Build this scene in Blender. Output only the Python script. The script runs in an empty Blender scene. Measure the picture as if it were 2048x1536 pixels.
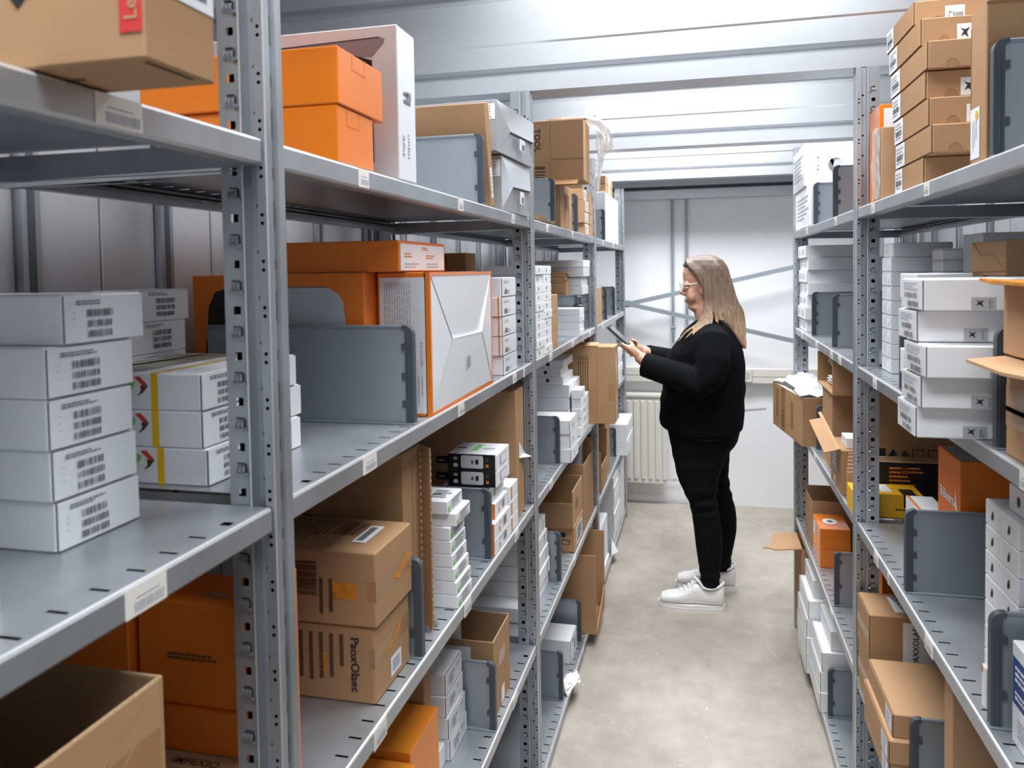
import bpy, math, random
from mathutils import Vector, Matrix, Euler
SC = bpy.context.scene
COL = SC.collection
random.seed(7)

# ------------------------------------------------------------------ camera
cam_d = bpy.data.cameras.new('camera')
cam = bpy.data.objects.new('camera', cam_d)
COL.objects.link(cam)
SC.camera = cam
EYE = Vector((0, 0, 1.5261))
RT = Vector((0.97177, 0.23539, -0.01571)); UP = Vector((0.00628, 0.04078, 0.99915)); FW = Vector((-0.23583, 0.97104, -0.03815))
m = Matrix((RT, UP, -FW)).transposed().to_4x4()
m.translation = EYE
cam.matrix_world = m
cam_d.sensor_width = 36
cam_d.lens = 1552.88 / 2048 * 36
cam_d.shift_y = -(768 - 602.35) / 2048
cam_d.clip_start = 0.05
cam_d.dof.use_dof = True
cam_d.dof.focus_distance = 2.3
cam_d.dof.aperture_fstop = 9.0

# ------------------------------------------------------------------ world, lights, exposure
wd = bpy.data.worlds.new('world'); SC.world = wd; wd.use_nodes = True
bg = wd.node_tree.nodes['Background']
bg.inputs['Color'].default_value = (0.90, 0.94, 1.0, 1)
bg.inputs['Strength'].default_value = 0.8
vs = SC.view_settings
vs.view_transform = 'Standard'; vs.look = 'None'; vs.gamma = 1; vs.use_curve_mapping = False
vs.exposure = -0.48
LAMP_Y = [(-2.6, 30), (-1.25, 34), (0.1, 35), (1.42, 38), (2.78, 46), (4.1, 62)]
LAMP_COL = (0.95, 0.975, 1.0)

# ------------------------------------------------------------------ materials
MATS = {}
def mat(name, col, rough=0.6, metal=0.0, spec=0.5, noise=0.0, nscale=30, stretch=(1, 1, 1), bump=0.0, bscale=200, alpha=None, trans=0, emit=None, coat=0.0):
    if name in MATS: return MATS[name]
    M = bpy.data.materials.new(name); M.use_nodes = True
    nt = M.node_tree; b = nt.nodes['Principled BSDF']
    b.inputs['Base Color'].default_value = (*col, 1)
    b.inputs['Roughness'].default_value = rough
    b.inputs['Metallic'].default_value = metal
    b.inputs['Specular IOR Level'].default_value = spec
    if coat: b.inputs['Coat Weight'].default_value = coat; b.inputs['Coat Roughness'].default_value = .15
    if trans: b.inputs['Transmission Weight'].default_value = trans
    if alpha is not None: b.inputs['Alpha'].default_value = alpha
    if emit:
        b.inputs['Emission Color'].default_value = (*emit[:3], 1); b.inputs['Emission Strength'].default_value = emit[3]
    if noise or bump:
        tc = nt.nodes.new('ShaderNodeTexCoord'); mp = nt.nodes.new('ShaderNodeMapping')
        mp.inputs['Scale'].default_value = stretch
        nt.links.new(tc.outputs['Object'], mp.inputs['Vector'])
    if noise:
        n = nt.nodes.new('ShaderNodeTexNoise'); n.inputs['Scale'].default_value = nscale; n.inputs['Detail'].default_value = 4
        nt.links.new(mp.outputs['Vector'], n.inputs['Vector'])
        r = nt.nodes.new('ShaderNodeMapRange')
        r.inputs['From Min'].default_value = .3; r.inputs['From Max'].default_value = .7
        r.inputs['To Min'].default_value = 1 - noise; r.inputs['To Max'].default_value = 1 + noise
        nt.links.new(n.outputs['Fac'], r.inputs['Value'])
        mx = nt.nodes.new('ShaderNodeVectorMath'); mx.operation = 'SCALE'
        mx.inputs[0].default_value = col
        nt.links.new(r.outputs['Result'], mx.inputs['Scale'])
        nt.links.new(mx.outputs['Vector'], b.inputs['Base Color'])
        if metal > .3:
            r2 = nt.nodes.new('ShaderNodeMapRange')
            r2.inputs['To Min'].default_value = rough - .08; r2.inputs['To Max'].default_value = rough + .1
            nt.links.new(n.outputs['Fac'], r2.inputs['Value']); nt.links.new(r2.outputs['Result'], b.inputs['Roughness'])
    if bump:
        n2 = nt.nodes.new('ShaderNodeTexNoise'); n2.inputs['Scale'].default_value = bscale; n2.inputs['Detail'].default_value = 3
        nt.links.new(mp.outputs['Vector'], n2.inputs['Vector'])
        bp = nt.nodes.new('ShaderNodeBump'); bp.inputs['Strength'].default_value = bump; bp.inputs['Distance'].default_value = .002
        nt.links.new(n2.outputs['Fac'], bp.inputs['Height']); nt.links.new(bp.outputs['Normal'], b.inputs['Normal'])
    MATS[name] = M
    return M

STEEL = mat('galvanised_steel', (.44, .465, .495), .34, .66, noise=.14, nscale=11, stretch=(1, .6, .6), bump=.04, bscale=60)
STEELP = mat('galvanised_steel_post', (.41, .435, .465), .36, .66, noise=.17, nscale=16, stretch=(1, 1, .3))
EDGE = mat('steel_edge_highlight', (.74, .76, .78), .30, .55)  # paler steel on lips and folds: edge highlight put into the colour
HOLESHADE = mat('gap_shade', (.012, .013, .016), .9)  # near black, painted in for the shade inside holes, slots and gaps
SHEET = mat('galvanised_sheet', (.55, .57, .60), .40, .62, noise=.05, nscale=5, stretch=(.2, 1, 1))
DIVM = mat('divider_sheet', (.37, .405, .44), .40, .60, noise=.07, nscale=6)
DIVE = mat('divider_plastic', (.065, .075, .09), .45)
DIVR = mat('divider_rim', (.20, .235, .27), .45)
WHITE = mat('white_board', (.83, .845, .87), .45, noise=.012, nscale=8)
WHITE2 = mat('white_board_gloss', (.80, .82, .85), .28, coat=.3)
GREYB = mat('grey_white_board', (.62, .64, .67), .5)
SILV = mat('silver_board', (.60, .61, .635), .20, .5)
KRAFT = mat('kraft_board', (.42, .248, .130), .75, spec=.25, noise=.05, nscale=7, stretch=(1, 1, 3), bump=.05, bscale=300)
KRAFTL = mat('kraft_board_light', (.475, .285, .155), .75, spec=.25, noise=.04, nscale=7, stretch=(1, 1, 3))
KRAFTD = mat('kraft_board_dark', (.30, .160, .068), .75, spec=.25, noise=.06, nscale=7)
KRAFTE = mat('kraft_cut_edge', (.42, .29, .17), .9, noise=.25, nscale=400)
TAPE = mat('packing_tape', (.37, .205, .09), .22, spec=.6)
TAPEO = mat('orange_tape', (.62, .24, .03), .4, noise=.2, nscale=60)
ORANGE = mat('orange_gloss', (.86, .215, .014), .26, noise=.03, nscale=4, coat=.35)
ORANGEY = mat('orange_bright', (.90, .285, .026), .42, noise=.03, nscale=5)
ORANGEM = mat('orange_matt', (.80, .19, .015), .45, noise=.03, nscale=5)
YELLOW = mat('yellow_board', (.85, .45, .01), .45)
YELLOWS = mat('yellow_stripe', (.88, .52, .01), .5)
BLACKB = mat('black_board', (.012, .012, .014), .4)
INK = mat('black_ink', (.02, .02, .024), .6)
INKG = mat('grey_ink', (.16, .16, .18), .7)
INKL = mat('light_grey_ink', (.42, .43, .46), .7)
INKB = mat('brown_ink', (.10, .05, .02), .7)
INKO = mat('orange_ink', (.75, .22, .05), .6)
GREEN = mat('green_ink', (.25, .62, .18), .6)
BLUE = mat('blue_print', (.02, .06, .22), .5)
RED = mat('red_print', (.62, .045, .04), .5)
PAPER = mat('paper_label', (.82, .83, .85), .55)
PAPERC = mat('cream_paper_label', (.78, .74, .69), .6)
GREYL = mat('grey_sticker', (.45, .46, .49), .5)
POLY = mat('clear_polythene', (.88, .91, .95), .18, alpha=.38)
WPAINT = mat('white_wall_paint', (.87, .875, .89), .55, noise=.02, nscale=3, bump=.05, bscale=40)
PANELW = mat('pale_wall_panel', (.42, .42, .435), .38, .25)
CREAM = mat('cream_enamel', (.74, .72, .66), .4)
STRAP = mat('steel_strap', (.36, .41, .46), .45, .4)

# ------------------------------------------------------------------ mesh helpers
class MB:
    def __init__(s): s.v = []; s.f = []; s.mi = []; s.mats = []; s.M = None
    def m(s, ma):
        if ma not in s.mats: s.mats.append(ma)
        return s.mats.index(ma)
    def add(s, vs, fs, ma):
        b = len(s.v); i = s.m(ma)
        if s.M is not None: vs = [tuple(s.M @ Vector(v)) for v in vs]
        s.v += [tuple(v) for v in vs]
        for f in fs: s.f.append([b + k for k in f]); s.mi.append(i)
    def quad(s, a, b, c, d, ma): s.add([a, b, c, d], [(0, 1, 2, 3)], ma)
    def poly(s, pts, ma): s.add(pts, [tuple(range(len(pts)))], ma)
    def box(s, x0, x1, y0, y1, z0, z1, ma):
        s.add([(x0, y0, z0), (x1, y0, z0), (x1, y1, z0), (x0, y1, z0), (x0, y0, z1), (x1, y0, z1), (x1, y1, z1), (x0, y1, z1)],
              [(0, 3, 2, 1), (4, 5, 6, 7), (0, 1, 5, 4), (1, 2, 6, 5), (2, 3, 7, 6), (3, 0, 4, 7)], ma)
    def bbox(s, x0, x1, y0, y1, z0, z1, ma, r=.0015):
        r = min(r, (x1 - x0) * .3, (y1 - y0) * .3, (z1 - z0) * .3)
        X = (x0, x1); Yv = (y0, y1); Zv = (z0, z1); vs = []; ix = {}
        for i in (0, 1):
            for j in (0, 1):
                for k in (0, 1):
                    sx = r if i == 0 else -r; sy = r if j == 0 else -r; sz = r if k == 0 else -r
                    for a, p in (('x', (X[i], Yv[j] + sy, Zv[k] + sz)), ('y', (X[i] + sx, Yv[j], Zv[k] + sz)), ('z', (X[i] + sx, Yv[j] + sy, Zv[k]))):
                        ix[(a, i, j, k)] = len(vs); vs.append(p)
        fs = []
        g = lambda a, i, j, k: ix[(a, i, j, k)]
        for i in (0, 1):
            q = [g('x', i, 0, 0), g('x', i, 1, 0), g('x', i, 1, 1), g('x', i, 0, 1)]; fs.append(q if i else q[::-1])
            q = [g('y', 0, i, 0), g('y', 0, i, 1), g('y', 1, i, 1), g('y', 1, i, 0)]; fs.append(q if i else q[::-1])
            q = [g('z', 0, 0, i), g('z', 1, 0, i), g('z', 1, 1, i), g('z', 0, 1, i)]; fs.append(q if i else q[::-1])
        for i in (0, 1):
            for j in (0, 1):
                q = [g('x', i, j, 0), g('x', i, j, 1), g('y', i, j, 1), g('y', i, j, 0)]; fs.append(q if i == j else q[::-1])
                q = [g('x', i, 0, j), g('z', i, 0, j), g('z', i, 1, j), g('x', i, 1, j)]; fs.append(q if i == j else q[::-1])
                q = [g('y', 0, i, j), g('y', 1, i, j), g('z', 1, i, j), g('z', 0, i, j)]; fs.append(q if i == j else q[::-1])
                for k in (0, 1):
                    t = [g('x', i, j, k), g('y', i, j, k), g('z', i, j, k)]; fs.append(t if (i + j + k) % 2 else t[::-1])
        s.add(vs, fs, ma)
    def prism(s, pts, axis, a, b, ma):
        """extrude a 2-D outline along axis (0,1,2) between a and b"""
        n = len(pts)
        def P(p, h):
            return {0: (h, p[0], p[1]), 1: (p[0], h, p[1]), 2: (p[0], p[1], h)}[axis]
        vs = [P(p, a) for p in pts] + [P(p, b) for p in pts]
        fs = [tuple(range(n))[::-1], tuple(range(n, 2 * n))] + [(i, (i + 1) % n, n + (i + 1) % n, n + i) for i in range(n)]
        s.add(vs, fs, ma)
    def tube(s, pts, r, ma, n=8, cap=True):
        pts = [Vector(p) for p in pts]; vs = []; fs = []
        rr = r if isinstance(r, (list, tuple)) else [r] * len(pts)
        up = None
        for i, p in enumerate(pts):
            t = (pts[min(i + 1, len(pts) - 1)] - pts[max(i - 1, 0)]).normalized()
            if up is None: up = t.orthogonal().normalized()
            up = (up - t * up.dot(t)).normalized(); sd = t.cross(up)
            for k in range(n):
                a = 2 * math.pi * k / n; vs.append(p + (up * math.cos(a) + sd * math.sin(a)) * rr[i])
        for i in range(len(pts) - 1):
            for k in range(n): fs.append((i * n + k, i * n + (k + 1) % n, (i + 1) * n + (k + 1) % n, (i + 1) * n + k))
        if cap: fs += [tuple(range(n))[::-1], tuple(range((len(pts) - 1) * n, len(pts) * n))]
        s.add(vs, fs, ma)
    def plate(s, O, u, v, L, H, cells, ma):
        """flat sheet O + a*u + b*v with holes; cells = [(a0,a1,b0,b1,[hole pts (a,b)])] must tile what they cover; rest given as cells with None"""
        O = Vector(O); u = Vector(u); v = Vector(v)
        for a0, a1, b0, b1, hole in cells:
            if not hole:
                s.quad(*[O + u * a + v * b for a, b in ((a0, b0), (a1, b0), (a1, b1), (a0, b1))], ma); continue
            n = len(hole); cx = sum(p[0] for p in hole) / n; cy = sum(p[1] for p in hole) / n
            out = []
            for p in hole:
                dx, dy = p[0] - cx, p[1] - cy
                # push to the cell rectangle
                tx = ((a1 - cx) / dx if dx > 1e-9 else (a0 - cx) / dx if dx < -1e-9 else 1e9)
                ty = ((b1 - cy) / dy if dy > 1e-9 else (b0 - cy) / dy if dy < -1e-9 else 1e9)
                out.append((tx, ty, dx, dy))
            o2 = []
            for tx, ty, dx, dy in out:
                if abs(dx) > 1e-9 and abs(dy) > 1e-9: o2.append((a1 if dx > 0 else a0, b1 if dy > 0 else b0))
                else:
                    t = min(tx, ty); o2.append((cx + dx * t, cy + dy * t))
            vs = [O + u * a + v * b for a, b in hole] + [O + u * a + v * b for a, b in o2]
            s.add(vs, [(i, (i + 1) % n, n + (i + 1) % n, n + i)[::-1] for i in range(n)], ma)
    def build(s, name, parent=None, loc=(0, 0, 0), rz=0.0, smooth=False):
        me = bpy.data.meshes.new(name); me.from_pydata(s.v, [], s.f)
        for ma in s.mats: me.materials.append(ma)
        me.polygons.foreach_set('material_index', s.mi)
        if smooth: me.polygons.foreach_set('use_smooth', [True] * len(s.f))
        me.update()
        o = bpy.data.objects.new(name, me); COL.objects.link(o)
        o.location = loc; o.rotation_euler = (0, 0, rz)
        if parent: o.parent = parent
        return o
def rect8(cx, cy, w, h):
    return [(cx + a * w / 2, cy + b * h / 2) for a, b in ((1, 0), (1, 1), (0, 1), (-1, 1), (-1, 0), (-1, -1), (0, -1), (1, -1))]
def oct8(cx, cy, r):
    c = [(cx + r * math.cos(k * math.pi / 4), cy + r * math.sin(k * math.pi / 4)) for k in range(8)]
    return c
def tag(o, label=None, cat=None, group=None, kind=None):
    if label: o['label'] = label
    if cat: o['category'] = cat
    if group: o['group'] = group
    if kind: o['kind'] = kind
    return o
def thing(name, label, cat, loc=(0, 0, 0), rz=0.0, group=None):
    o = bpy.data.objects.new(name, None); COL.objects.link(o); o.empty_display_size = .05
    o.location = loc; o.rotation_euler = (0, 0, rz)
    return tag(o, label, cat, group)
def instance(src, name, parent, loc=(0, 0, 0), rz=0):
    o = src.copy(); o.name = name; COL.objects.link(o); o.parent = parent; o.location = loc; o.rotation_euler = (0, 0, rz); return o
_txt = {}
def text_mesh(body):
    """outline of a word as flat polygons, unit cap height, baseline at 0; returns (verts, faces, width)"""
    if body in _txt: return _txt[body]
    c = bpy.data.curves.new('txt', 'FONT'); c.body = body; c.size = 1.4; c.resolution_u = 2; c.offset = .02
    o = bpy.data.objects.new('txt', c); COL.objects.link(o)
    dg = bpy.context.evaluated_depsgraph_get()
    me = bpy.data.meshes.new_from_object(o.evaluated_get(dg))
    vs = [tuple(v.co) for v in me.vertices]; fs = [tuple(p.vertices) for p in me.polygons]
    bpy.data.objects.remove(o); bpy.data.curves.remove(c); bpy.data.meshes.remove(me)
    w = max([v[0] for v in vs] + [.01])
    _txt[body] = (vs, fs, w); return _txt[body]

# ------------------------------------------------------------------ the room
LA, LB, LC, LD, LE = 1.6726, 1.2741, .8771, .4761, .052
LEV = dict(A=LA, B=LB, C=LC, D=LD, E=LE)
def struct(name, mb, **k):
    o = mb.build(name, **k); o['kind'] = 'structure'; return o
def floor_mat():
    M = bpy.data.materials.new('worn_concrete'); M.use_nodes = True; nt = M.node_tree; b = nt.nodes['Principled BSDF']
    tc = nt.nodes.new('ShaderNodeTexCoord')
    def noise(sc, det, rough=.6, st=(1, 1, 1)):
        mp = nt.nodes.new('ShaderNodeMapping'); mp.inputs['Scale'].default_value = st
        nt.links.new(tc.outputs['Object'], mp.inputs['Vector'])
        n = nt.nodes.new('ShaderNodeTexNoise'); n.inputs['Scale'].default_value = sc; n.inputs['Detail'].default_value = det; n.inputs['Roughness'].default_value = rough
        nt.links.new(mp.outputs['Vector'], n.inputs['Vector']); return n
    n1 = noise(2.2, 6, .6, (1, .6, 1)); n2 = noise(9, 5, .7); n3 = noise(70, 2)
    r1 = nt.nodes.new('ShaderNodeValToRGB'); e = r1.color_ramp.elements
    e[0].position = .30; e[0].color = (.31, .270, .228, 1); e[1].position = .68; e[1].color = (.48, .432, .378, 1)
    nt.links.new(n1.outputs['Fac'], r1.inputs['Fac'])
    r2 = nt.nodes.new('ShaderNodeMapRange'); r2.inputs['From Min'].default_value = .3; r2.inputs['From Max'].default_value = .7; r2.inputs['To Min'].default_value = .86; r2.inputs['To Max'].default_value = 1.12
    nt.links.new(n2.outputs['Fac'], r2.inputs['Value'])
    mx = nt.nodes.new('ShaderNodeVectorMath'); mx.operation = 'SCALE'
    nt.links.new(r1.outputs['Color'], mx.inputs[0]); nt.links.new(r2.outputs['Result'], mx.inputs['Scale'])
    # pale paint specks
    r3 = nt.nodes.new('ShaderNodeValToRGB'); e = r3.color_ramp.elements; e[0].position = .735; e[0].color = (0, 0, 0, 1); e[1].position = .77; e[1].color = (1, 1, 1, 1)
    n4 = noise(48, 1); nt.links.new(n4.outputs['Fac'], r3.inputs['Fac'])
    mm = nt.nodes.new('ShaderNodeMix'); mm.data_type = 'RGBA'; mm.inputs['B'].default_value = (.60, .565, .52, 1)
    nt.links.new(r3.outputs['Color'], mm.inputs['Factor']); nt.links.new(mx.outputs['Vector'], mm.inputs['A'])
    nt.links.new(mm.outputs['Result'], b.inputs['Base Color'])
    b.inputs['Roughness'].default_value = .55
    bp = nt.nodes.new('ShaderNodeBump'); bp.inputs['Strength'].default_value = .12; bp.inputs['Distance'].default_value = .003
    nt.links.new(n3.outputs['Fac'], bp.inputs['Height']); nt.links.new(bp.outputs['Normal'], b.inputs['Normal'])
    return M
XL, XR, YB, ZC = -1.95, 1.90, 5.13, 2.75
PL, PR, PZ = -.93, .86, 1.86       # partitions behind the racks
mb = MB(); mb.box(XL - .1, XR + .1, -3.2, YB + .1, -.08, 0, floor_mat()); struct('floor', mb)
mb = MB(); mb.box(XL - .1, XR + .1, -3.2, YB + .1, ZC, ZC + .05, SHEET)
for k in range(40):
    y = -3.1 + k * .205
    mb.box(XL, XR, y, y + .04, ZC - .012, ZC, SHEET)
struct('ceiling', mb)
mb = MB(); mb.box(XL - .1, XR + .1, YB, YB + .1, 0, ZC, WPAINT); wall_back = struct('wall_back', mb)
for nm, x, e in (('wall_left', XL, -.1), ('wall_right', XR, .1)):
    mb = MB(); mb.box(min(x, x + e), max(x, x + e), -3.2, YB, 0, ZC, WPAINT); struct(nm, mb)
def partition(x, s, label):
    t = thing('partition', label, 'partition', (x, 0, 0)); y = -.53
    while y < YB - .2:
        for a, b in ((.018, .142), (.146, .27)):
            p = MB(); p.bbox(min(0, s * .018), max(0, s * .018), y + a, y + b, .01, PZ, PANELW, .002); p.build('panel', t)
        p = MB(); p.box(min(s * .012, -s * .012), max(s * .012, -s * .012), y - .016, y + .016, 0, PZ, STEELP)
        p.box(min(0, -s * .013), max(0, -s * .013), y - .006, y + .006, 0, PZ - .001, DIVE); p.build('rib', t)
        p = MB(); p.box(min(s * .002, s * .016), max(s * .002, s * .016), y + .0165, y + .2715, 0, .0099, STEELP); p.build('sill', t)
        y += .288
    return t
partition(PL, -1, 'grey panelled steel partition behind the left shelving rack')
partition(PR, 1, 'grey panelled steel partition behind the right shelving rack')
# ceiling beams: folded sigma-section girders across the aisle
def girder(name, yf, zb, d=.095, top=2.34, x0=XL, x1=XR):
    h = top - zb
    out = [(yf, zb), (yf + d, zb), (yf + d, top), (yf, top), (yf, top - .035), (yf + .022, top - .042), (yf + .022, top - .058), (yf + .004, top - .066),
           (yf + .004, zb + .135), (yf + .008, zb + .130), (yf + .008, zb + .070), (yf + .026, zb + .062), (yf + .026, zb + .050), (yf, zb + .044)]
    mb = MB(); mb.prism([(a, b) for a, b in out], 0, x0, x1, SHEET)
    return struct(name, mb)
girder('trim_1', 2.11, 2.022); girder('trim_2', 3.41, 2.05); girder('trim_3', 4.72, 2.06); girder('trim_4', .78, 2.03); girder('trim_5', -.55, 2.03); girder('trim_6', -1.9, 2.03)
mb = MB(); mb.bbox(XL, XR, 5.04, YB, 1.972, 2.03, SHEET, .004); mb.box(XL, XR, 5.07, YB, 2.03, 2.05, DIVE); mb.bbox(XL, XR, 5.05, YB, 2.05, 2.12, SHEET, .004); struct('trim_7', mb)
# lamps between the girders
for i, (y, pw) in enumerate(LAMP_Y):
    t = thing('ceiling_light', 'white batten lamp across the aisle above %s' % ['the far back end behind the viewpoint', 'the aisle well behind the viewpoint', 'the viewpoint', 'the near racks', 'the middle racks', 'the far racks and the woman'][i], 'lamp', (-.03, y, ZC - .014), 0, 'batten lamps between the girders')
    mb = MB(); mb.bbox(-.62, .62, -.05, .05, -.035, 0, mat('lamp_housing', (.8, .8, .8), .4), .006); mb.build('housing', t)
    mb = MB(); mb.bbox(-.60, .60, -.042, .042, -.05, -.0355, mat('lamp_diffuser', (.9, .9, .9), .5, emit=(.95, .975, 1, 6.0)), .006); mb.build('diffuser', t)
    ld = bpy.data.lights.new('lamp_light', 'AREA'); ld.shape = 'RECTANGLE'; ld.size = 1.3; ld.size_y = .5; ld.energy = pw; ld.color = LAMP_COL; ld.spread = math.radians(140)
    lo = bpy.data.objects.new('lamp_light', ld); COL.objects.link(lo); lo.parent = t; lo.location = (0, 0, -.056)

# ------------------------------------------------------------------ racks
def make_post(side, y0, z1, holes=True):
    """perforated corner post; local x=0 is the aisle face, body runs away from the aisle (-x for the left rack)"""
    s = side; mb = MB(); zb = .006
    def X(a): return s * -a          # a = depth from aisle face
    n = int((z1 - zb - .02) / .05)
    def plate(a0, a1, y, kind):
        u = Vector((-s, 0, 0)); O = Vector((0, y, 0)); w = a1 - a0; c = []
        zt = zb
        for k in range(n):
            za = zb + .02 + k * .05
            if k == 0: c.append((a0, a1, zb, za, None))
            zm = za + .025
            if kind == 'sq':
                c += [(a0, a1, za, zm, rect8(a0 + w * .43, za + .0125, .0088, .0088)), (a0, a1, zm, za + .05, None)]
            elif kind == 'dots':
                c += [(a0, a1, za, za + .0105, oct8((a0 + a1) / 2, za + .006, .0022)), (a0, a1, za + .0105, za + .021, oct8((a0 + a1) / 2, za + .0152, .0022)), (a0, a1, za + .021, za + .05, None)]
            elif kind == 'dot':
                c += [(a0, a1, za, za + .02, None), (a0, a1, za + .02, za + .032, oct8(a0 + w * .35, za + .026, .0026)), (a0, a1, za + .032, za + .05, None)]
        c.append((a0, a1, zb + .02 + n * .05, z1, None))
        mb.plate(O, u, (0, 0, 1), 1, 1, c, STEELP)
    def q(a0, ya, a1, yb, ma=STEELP):
        mb.quad((X(a0), ya, zb), (X(a1), yb, zb), (X(a1), yb, z1), (X(a0), ya, z1), ma)
    if holes:
        plate(.0012, .012, 0, 'dots'); plate(.0135, .024, .010, 'dot'); plate(.0285, .055, 0, 'sq')
    else:
        q(.0012, 0, .012, 0); q(.0135, .010, .024, .010); q(.0285, 0, .055, 0)
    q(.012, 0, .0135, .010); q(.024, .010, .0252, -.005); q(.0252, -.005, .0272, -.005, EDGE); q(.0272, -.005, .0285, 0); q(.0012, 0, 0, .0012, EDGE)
    q(.055, 0, .055, .012); q(0, .037, .055, .037); q(.055, .037, .055, .03)
    q(.050, .013, .002, .013, HOLESHADE)          # near-black sheet behind the holes, interior shade put into its colour
    # aisle face: two strips and a slotted channel
    q(0, .0012, 0, .012); q(0, .012, .0055, .0135); q(.0055, .0135, .0055, .0235); q(.0055, .0235, 0, .025); q(0, .025, 0, .037)
    for k in range(n):
        za = zb + .02 + k * .05
        mb.box(min(X(.0058), X(.0050)), max(X(.0058), X(.0050)), .0150, .0220, za + (.0 if k % 2 else .006), za + (.032 if k % 2 else .018), HOLESHADE)
    mb.box(min(X(-.002), X(.058)), max(X(-.002), X(.058)), -.003, .04, 0, .006, STEELP)     # foot plate
    mb.v = [(v[0], v[1] + y0, v[2]) for v in mb.v]
    return mb
def make_hooks(side, y0, z1, only=0):
    """pressed-out lances between the square holes"""
    s = side; mb = MB(); n = only or int((z1 - .026) / .05); cx = .0285 + .0265 * .45
    for k in range(n):
        zc = .006 + .02 + k * .05 + .0375
        for j, (dx, hh) in enumerate(((.0045, .009), (0, .010), (-.0045, .011))):
            a = cx + dx; x0, x1 = sorted((-s * (a - .0013), -s * (a + .0013)))
            mb.add([(x0, y0, zc - hh / 2), (x1, y0, zc - hh / 2), (x1, y0 - .004, zc - hh * .15), (x0, y0 - .004, zc - hh * .15), (x1, y0 - .0035, zc + hh * .2), (x0, y0 - .0035, zc + hh * .2), (x1, y0, zc + hh / 2), (x0, y0, zc + hh / 2)],
                   [(0, 1, 2, 3), (3, 2, 4, 5), (5, 4, 6, 7), (0, 3, 5, 7), (1, 6, 4, 2)], STEELP)
        pts = [(-s * (cx + .004), zc + .007), (-s * (cx - .004), zc + .007), (-s * (cx - .0065), zc + .005), (-s * (cx - .0065), zc - .004)]
        mb.tube([(p[0], y0 - .0012, p[1]) for p in pts], .0009, HOLESHADE, 4)
        e = (-s * (cx - .0075), y0 - .0015, zc - .0055); mb.tube([(e[0] - .002, e[1], e[2]), (e[0] + .002, e[1], e[2] + .001)], .0018, STEELP, 6)
    return mb
def make_shelf(side, xf, xb, y0, y1, z):
    s = side; mb = MB(); T = .0015; LH = .0285; c = .0035
    d = abs(xb - xf); L = y1 - y0
    def P(a, y, zz): return (xf - s * a, y, zz)
    def q(p, r, ma=STEEL): # p,r two (a,z) swept along y
        mb.quad(P(p[0], y0, p[1]), P(r[0], y0, r[1]), P(r[0], y1, r[1]), P(p[0], y1, p[1]), ma)
    # top: slotted front strip, plain middle, slotted rear strip
    n = int((L - .05) / .042); off = (L - n * .042) / 2
    for a0, a1 in ((c, .036), (d - .036, d - c)):
        cells = [(a0, a1, 0, off, None)]
        for k in range(n):
            b = off + k * .042
            if k in (0, n - 1): hole = rect8((a0 + a1) / 2 - .004, b + .021, .012, .010)
            else: hole = rect8((a0 + a1) / 2, b + .021, .019, .0042)
            cells.append((a0, a1, b, b + .042, hole))
        cells.append((a0, a1, off + n * .042, L, None))
        mb.plate((xf, y0, z), (-s, 0, 0), (0, 1, 0), 1, 1, cells, STEEL)
        mb.quad(*[P(a, y, z - .012) for a, y in ((a0 + .003, y0 + .01), (a1 - .003, y0 + .01), (a1 - .003, y1 - .01), (a0 + .003, y1 - .01))], HOLESHADE) if a0 > .1 or z < 1.5 else None  # near-black strip under the slots, painted shade
    q((.036, z), (d - .036, z))
    # front lip with rounded top edge, return flange, rear lip
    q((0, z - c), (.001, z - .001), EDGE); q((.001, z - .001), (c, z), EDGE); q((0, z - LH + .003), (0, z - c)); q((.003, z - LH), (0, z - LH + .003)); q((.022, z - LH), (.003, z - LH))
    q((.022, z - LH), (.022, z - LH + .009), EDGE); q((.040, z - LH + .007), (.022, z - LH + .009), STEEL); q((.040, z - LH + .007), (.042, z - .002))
    q((d - c, z), (d, z - c)); q((d, z - c), (d, z - LH)); q((d, z - LH), (d - .015, z - LH)); q((d - .015, z - LH), (d - .015, z - LH + .01))
    for y, e in ((y0, 1), (y1, -1)):
        mb.quad(P(0, y, z - c), P(d, y, z - c), P(d, y, z - .034), P(0, y, z - LH), STEEL)
        mb.quad(P(.02, y, z - .034), P(d - .02, y, z - .034), P(d - .02, y + e * .012, z - .034), P(.02, y + e * .012, z - .034), STEEL)
    return mb
def shelf_label(parent, side, xf, y, z, w=.034, tall=.026, ma=None, drop=0):
    mb = MB(); s = side; x = xf + s * .0008; h = tall
    ma = ma or PAPERC
    z1 = z - .0015; z0 = z1 - h - drop
    a, b = y - w / 2, y + w / 2
    mb.box(min(xf + s * .0002, x), max(xf + s * .0002, x), a, b, z0, z1, ma)
    x2 = x + s * .0002; rnd = random.Random(int(y * 1000) + int(z * 100))
    yy = a + w * .2
    while yy < b - w * .08:
        ww = rnd.choice((.0005, .0009, .0013)); mb.box(min(x, x2), max(x, x2), yy, yy + ww, z0 + h * .12, z0 + h * .45, INKL); yy += ww + rnd.choice((.0006, .001))
    mb.box(min(x, x2), max(x, x2), a + w * .25, b - w * .2, z0 + h * .56, z0 + h * .62, INKL)
    return mb.build('shelf_label', parent)
POST_L = [-.585, .750, 2.094, 3.426, 4.772]
POST_R = [-.585, .755, 2.100, 3.42]
XFL, XFR = -.454, .384       # shelf front planes
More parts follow.
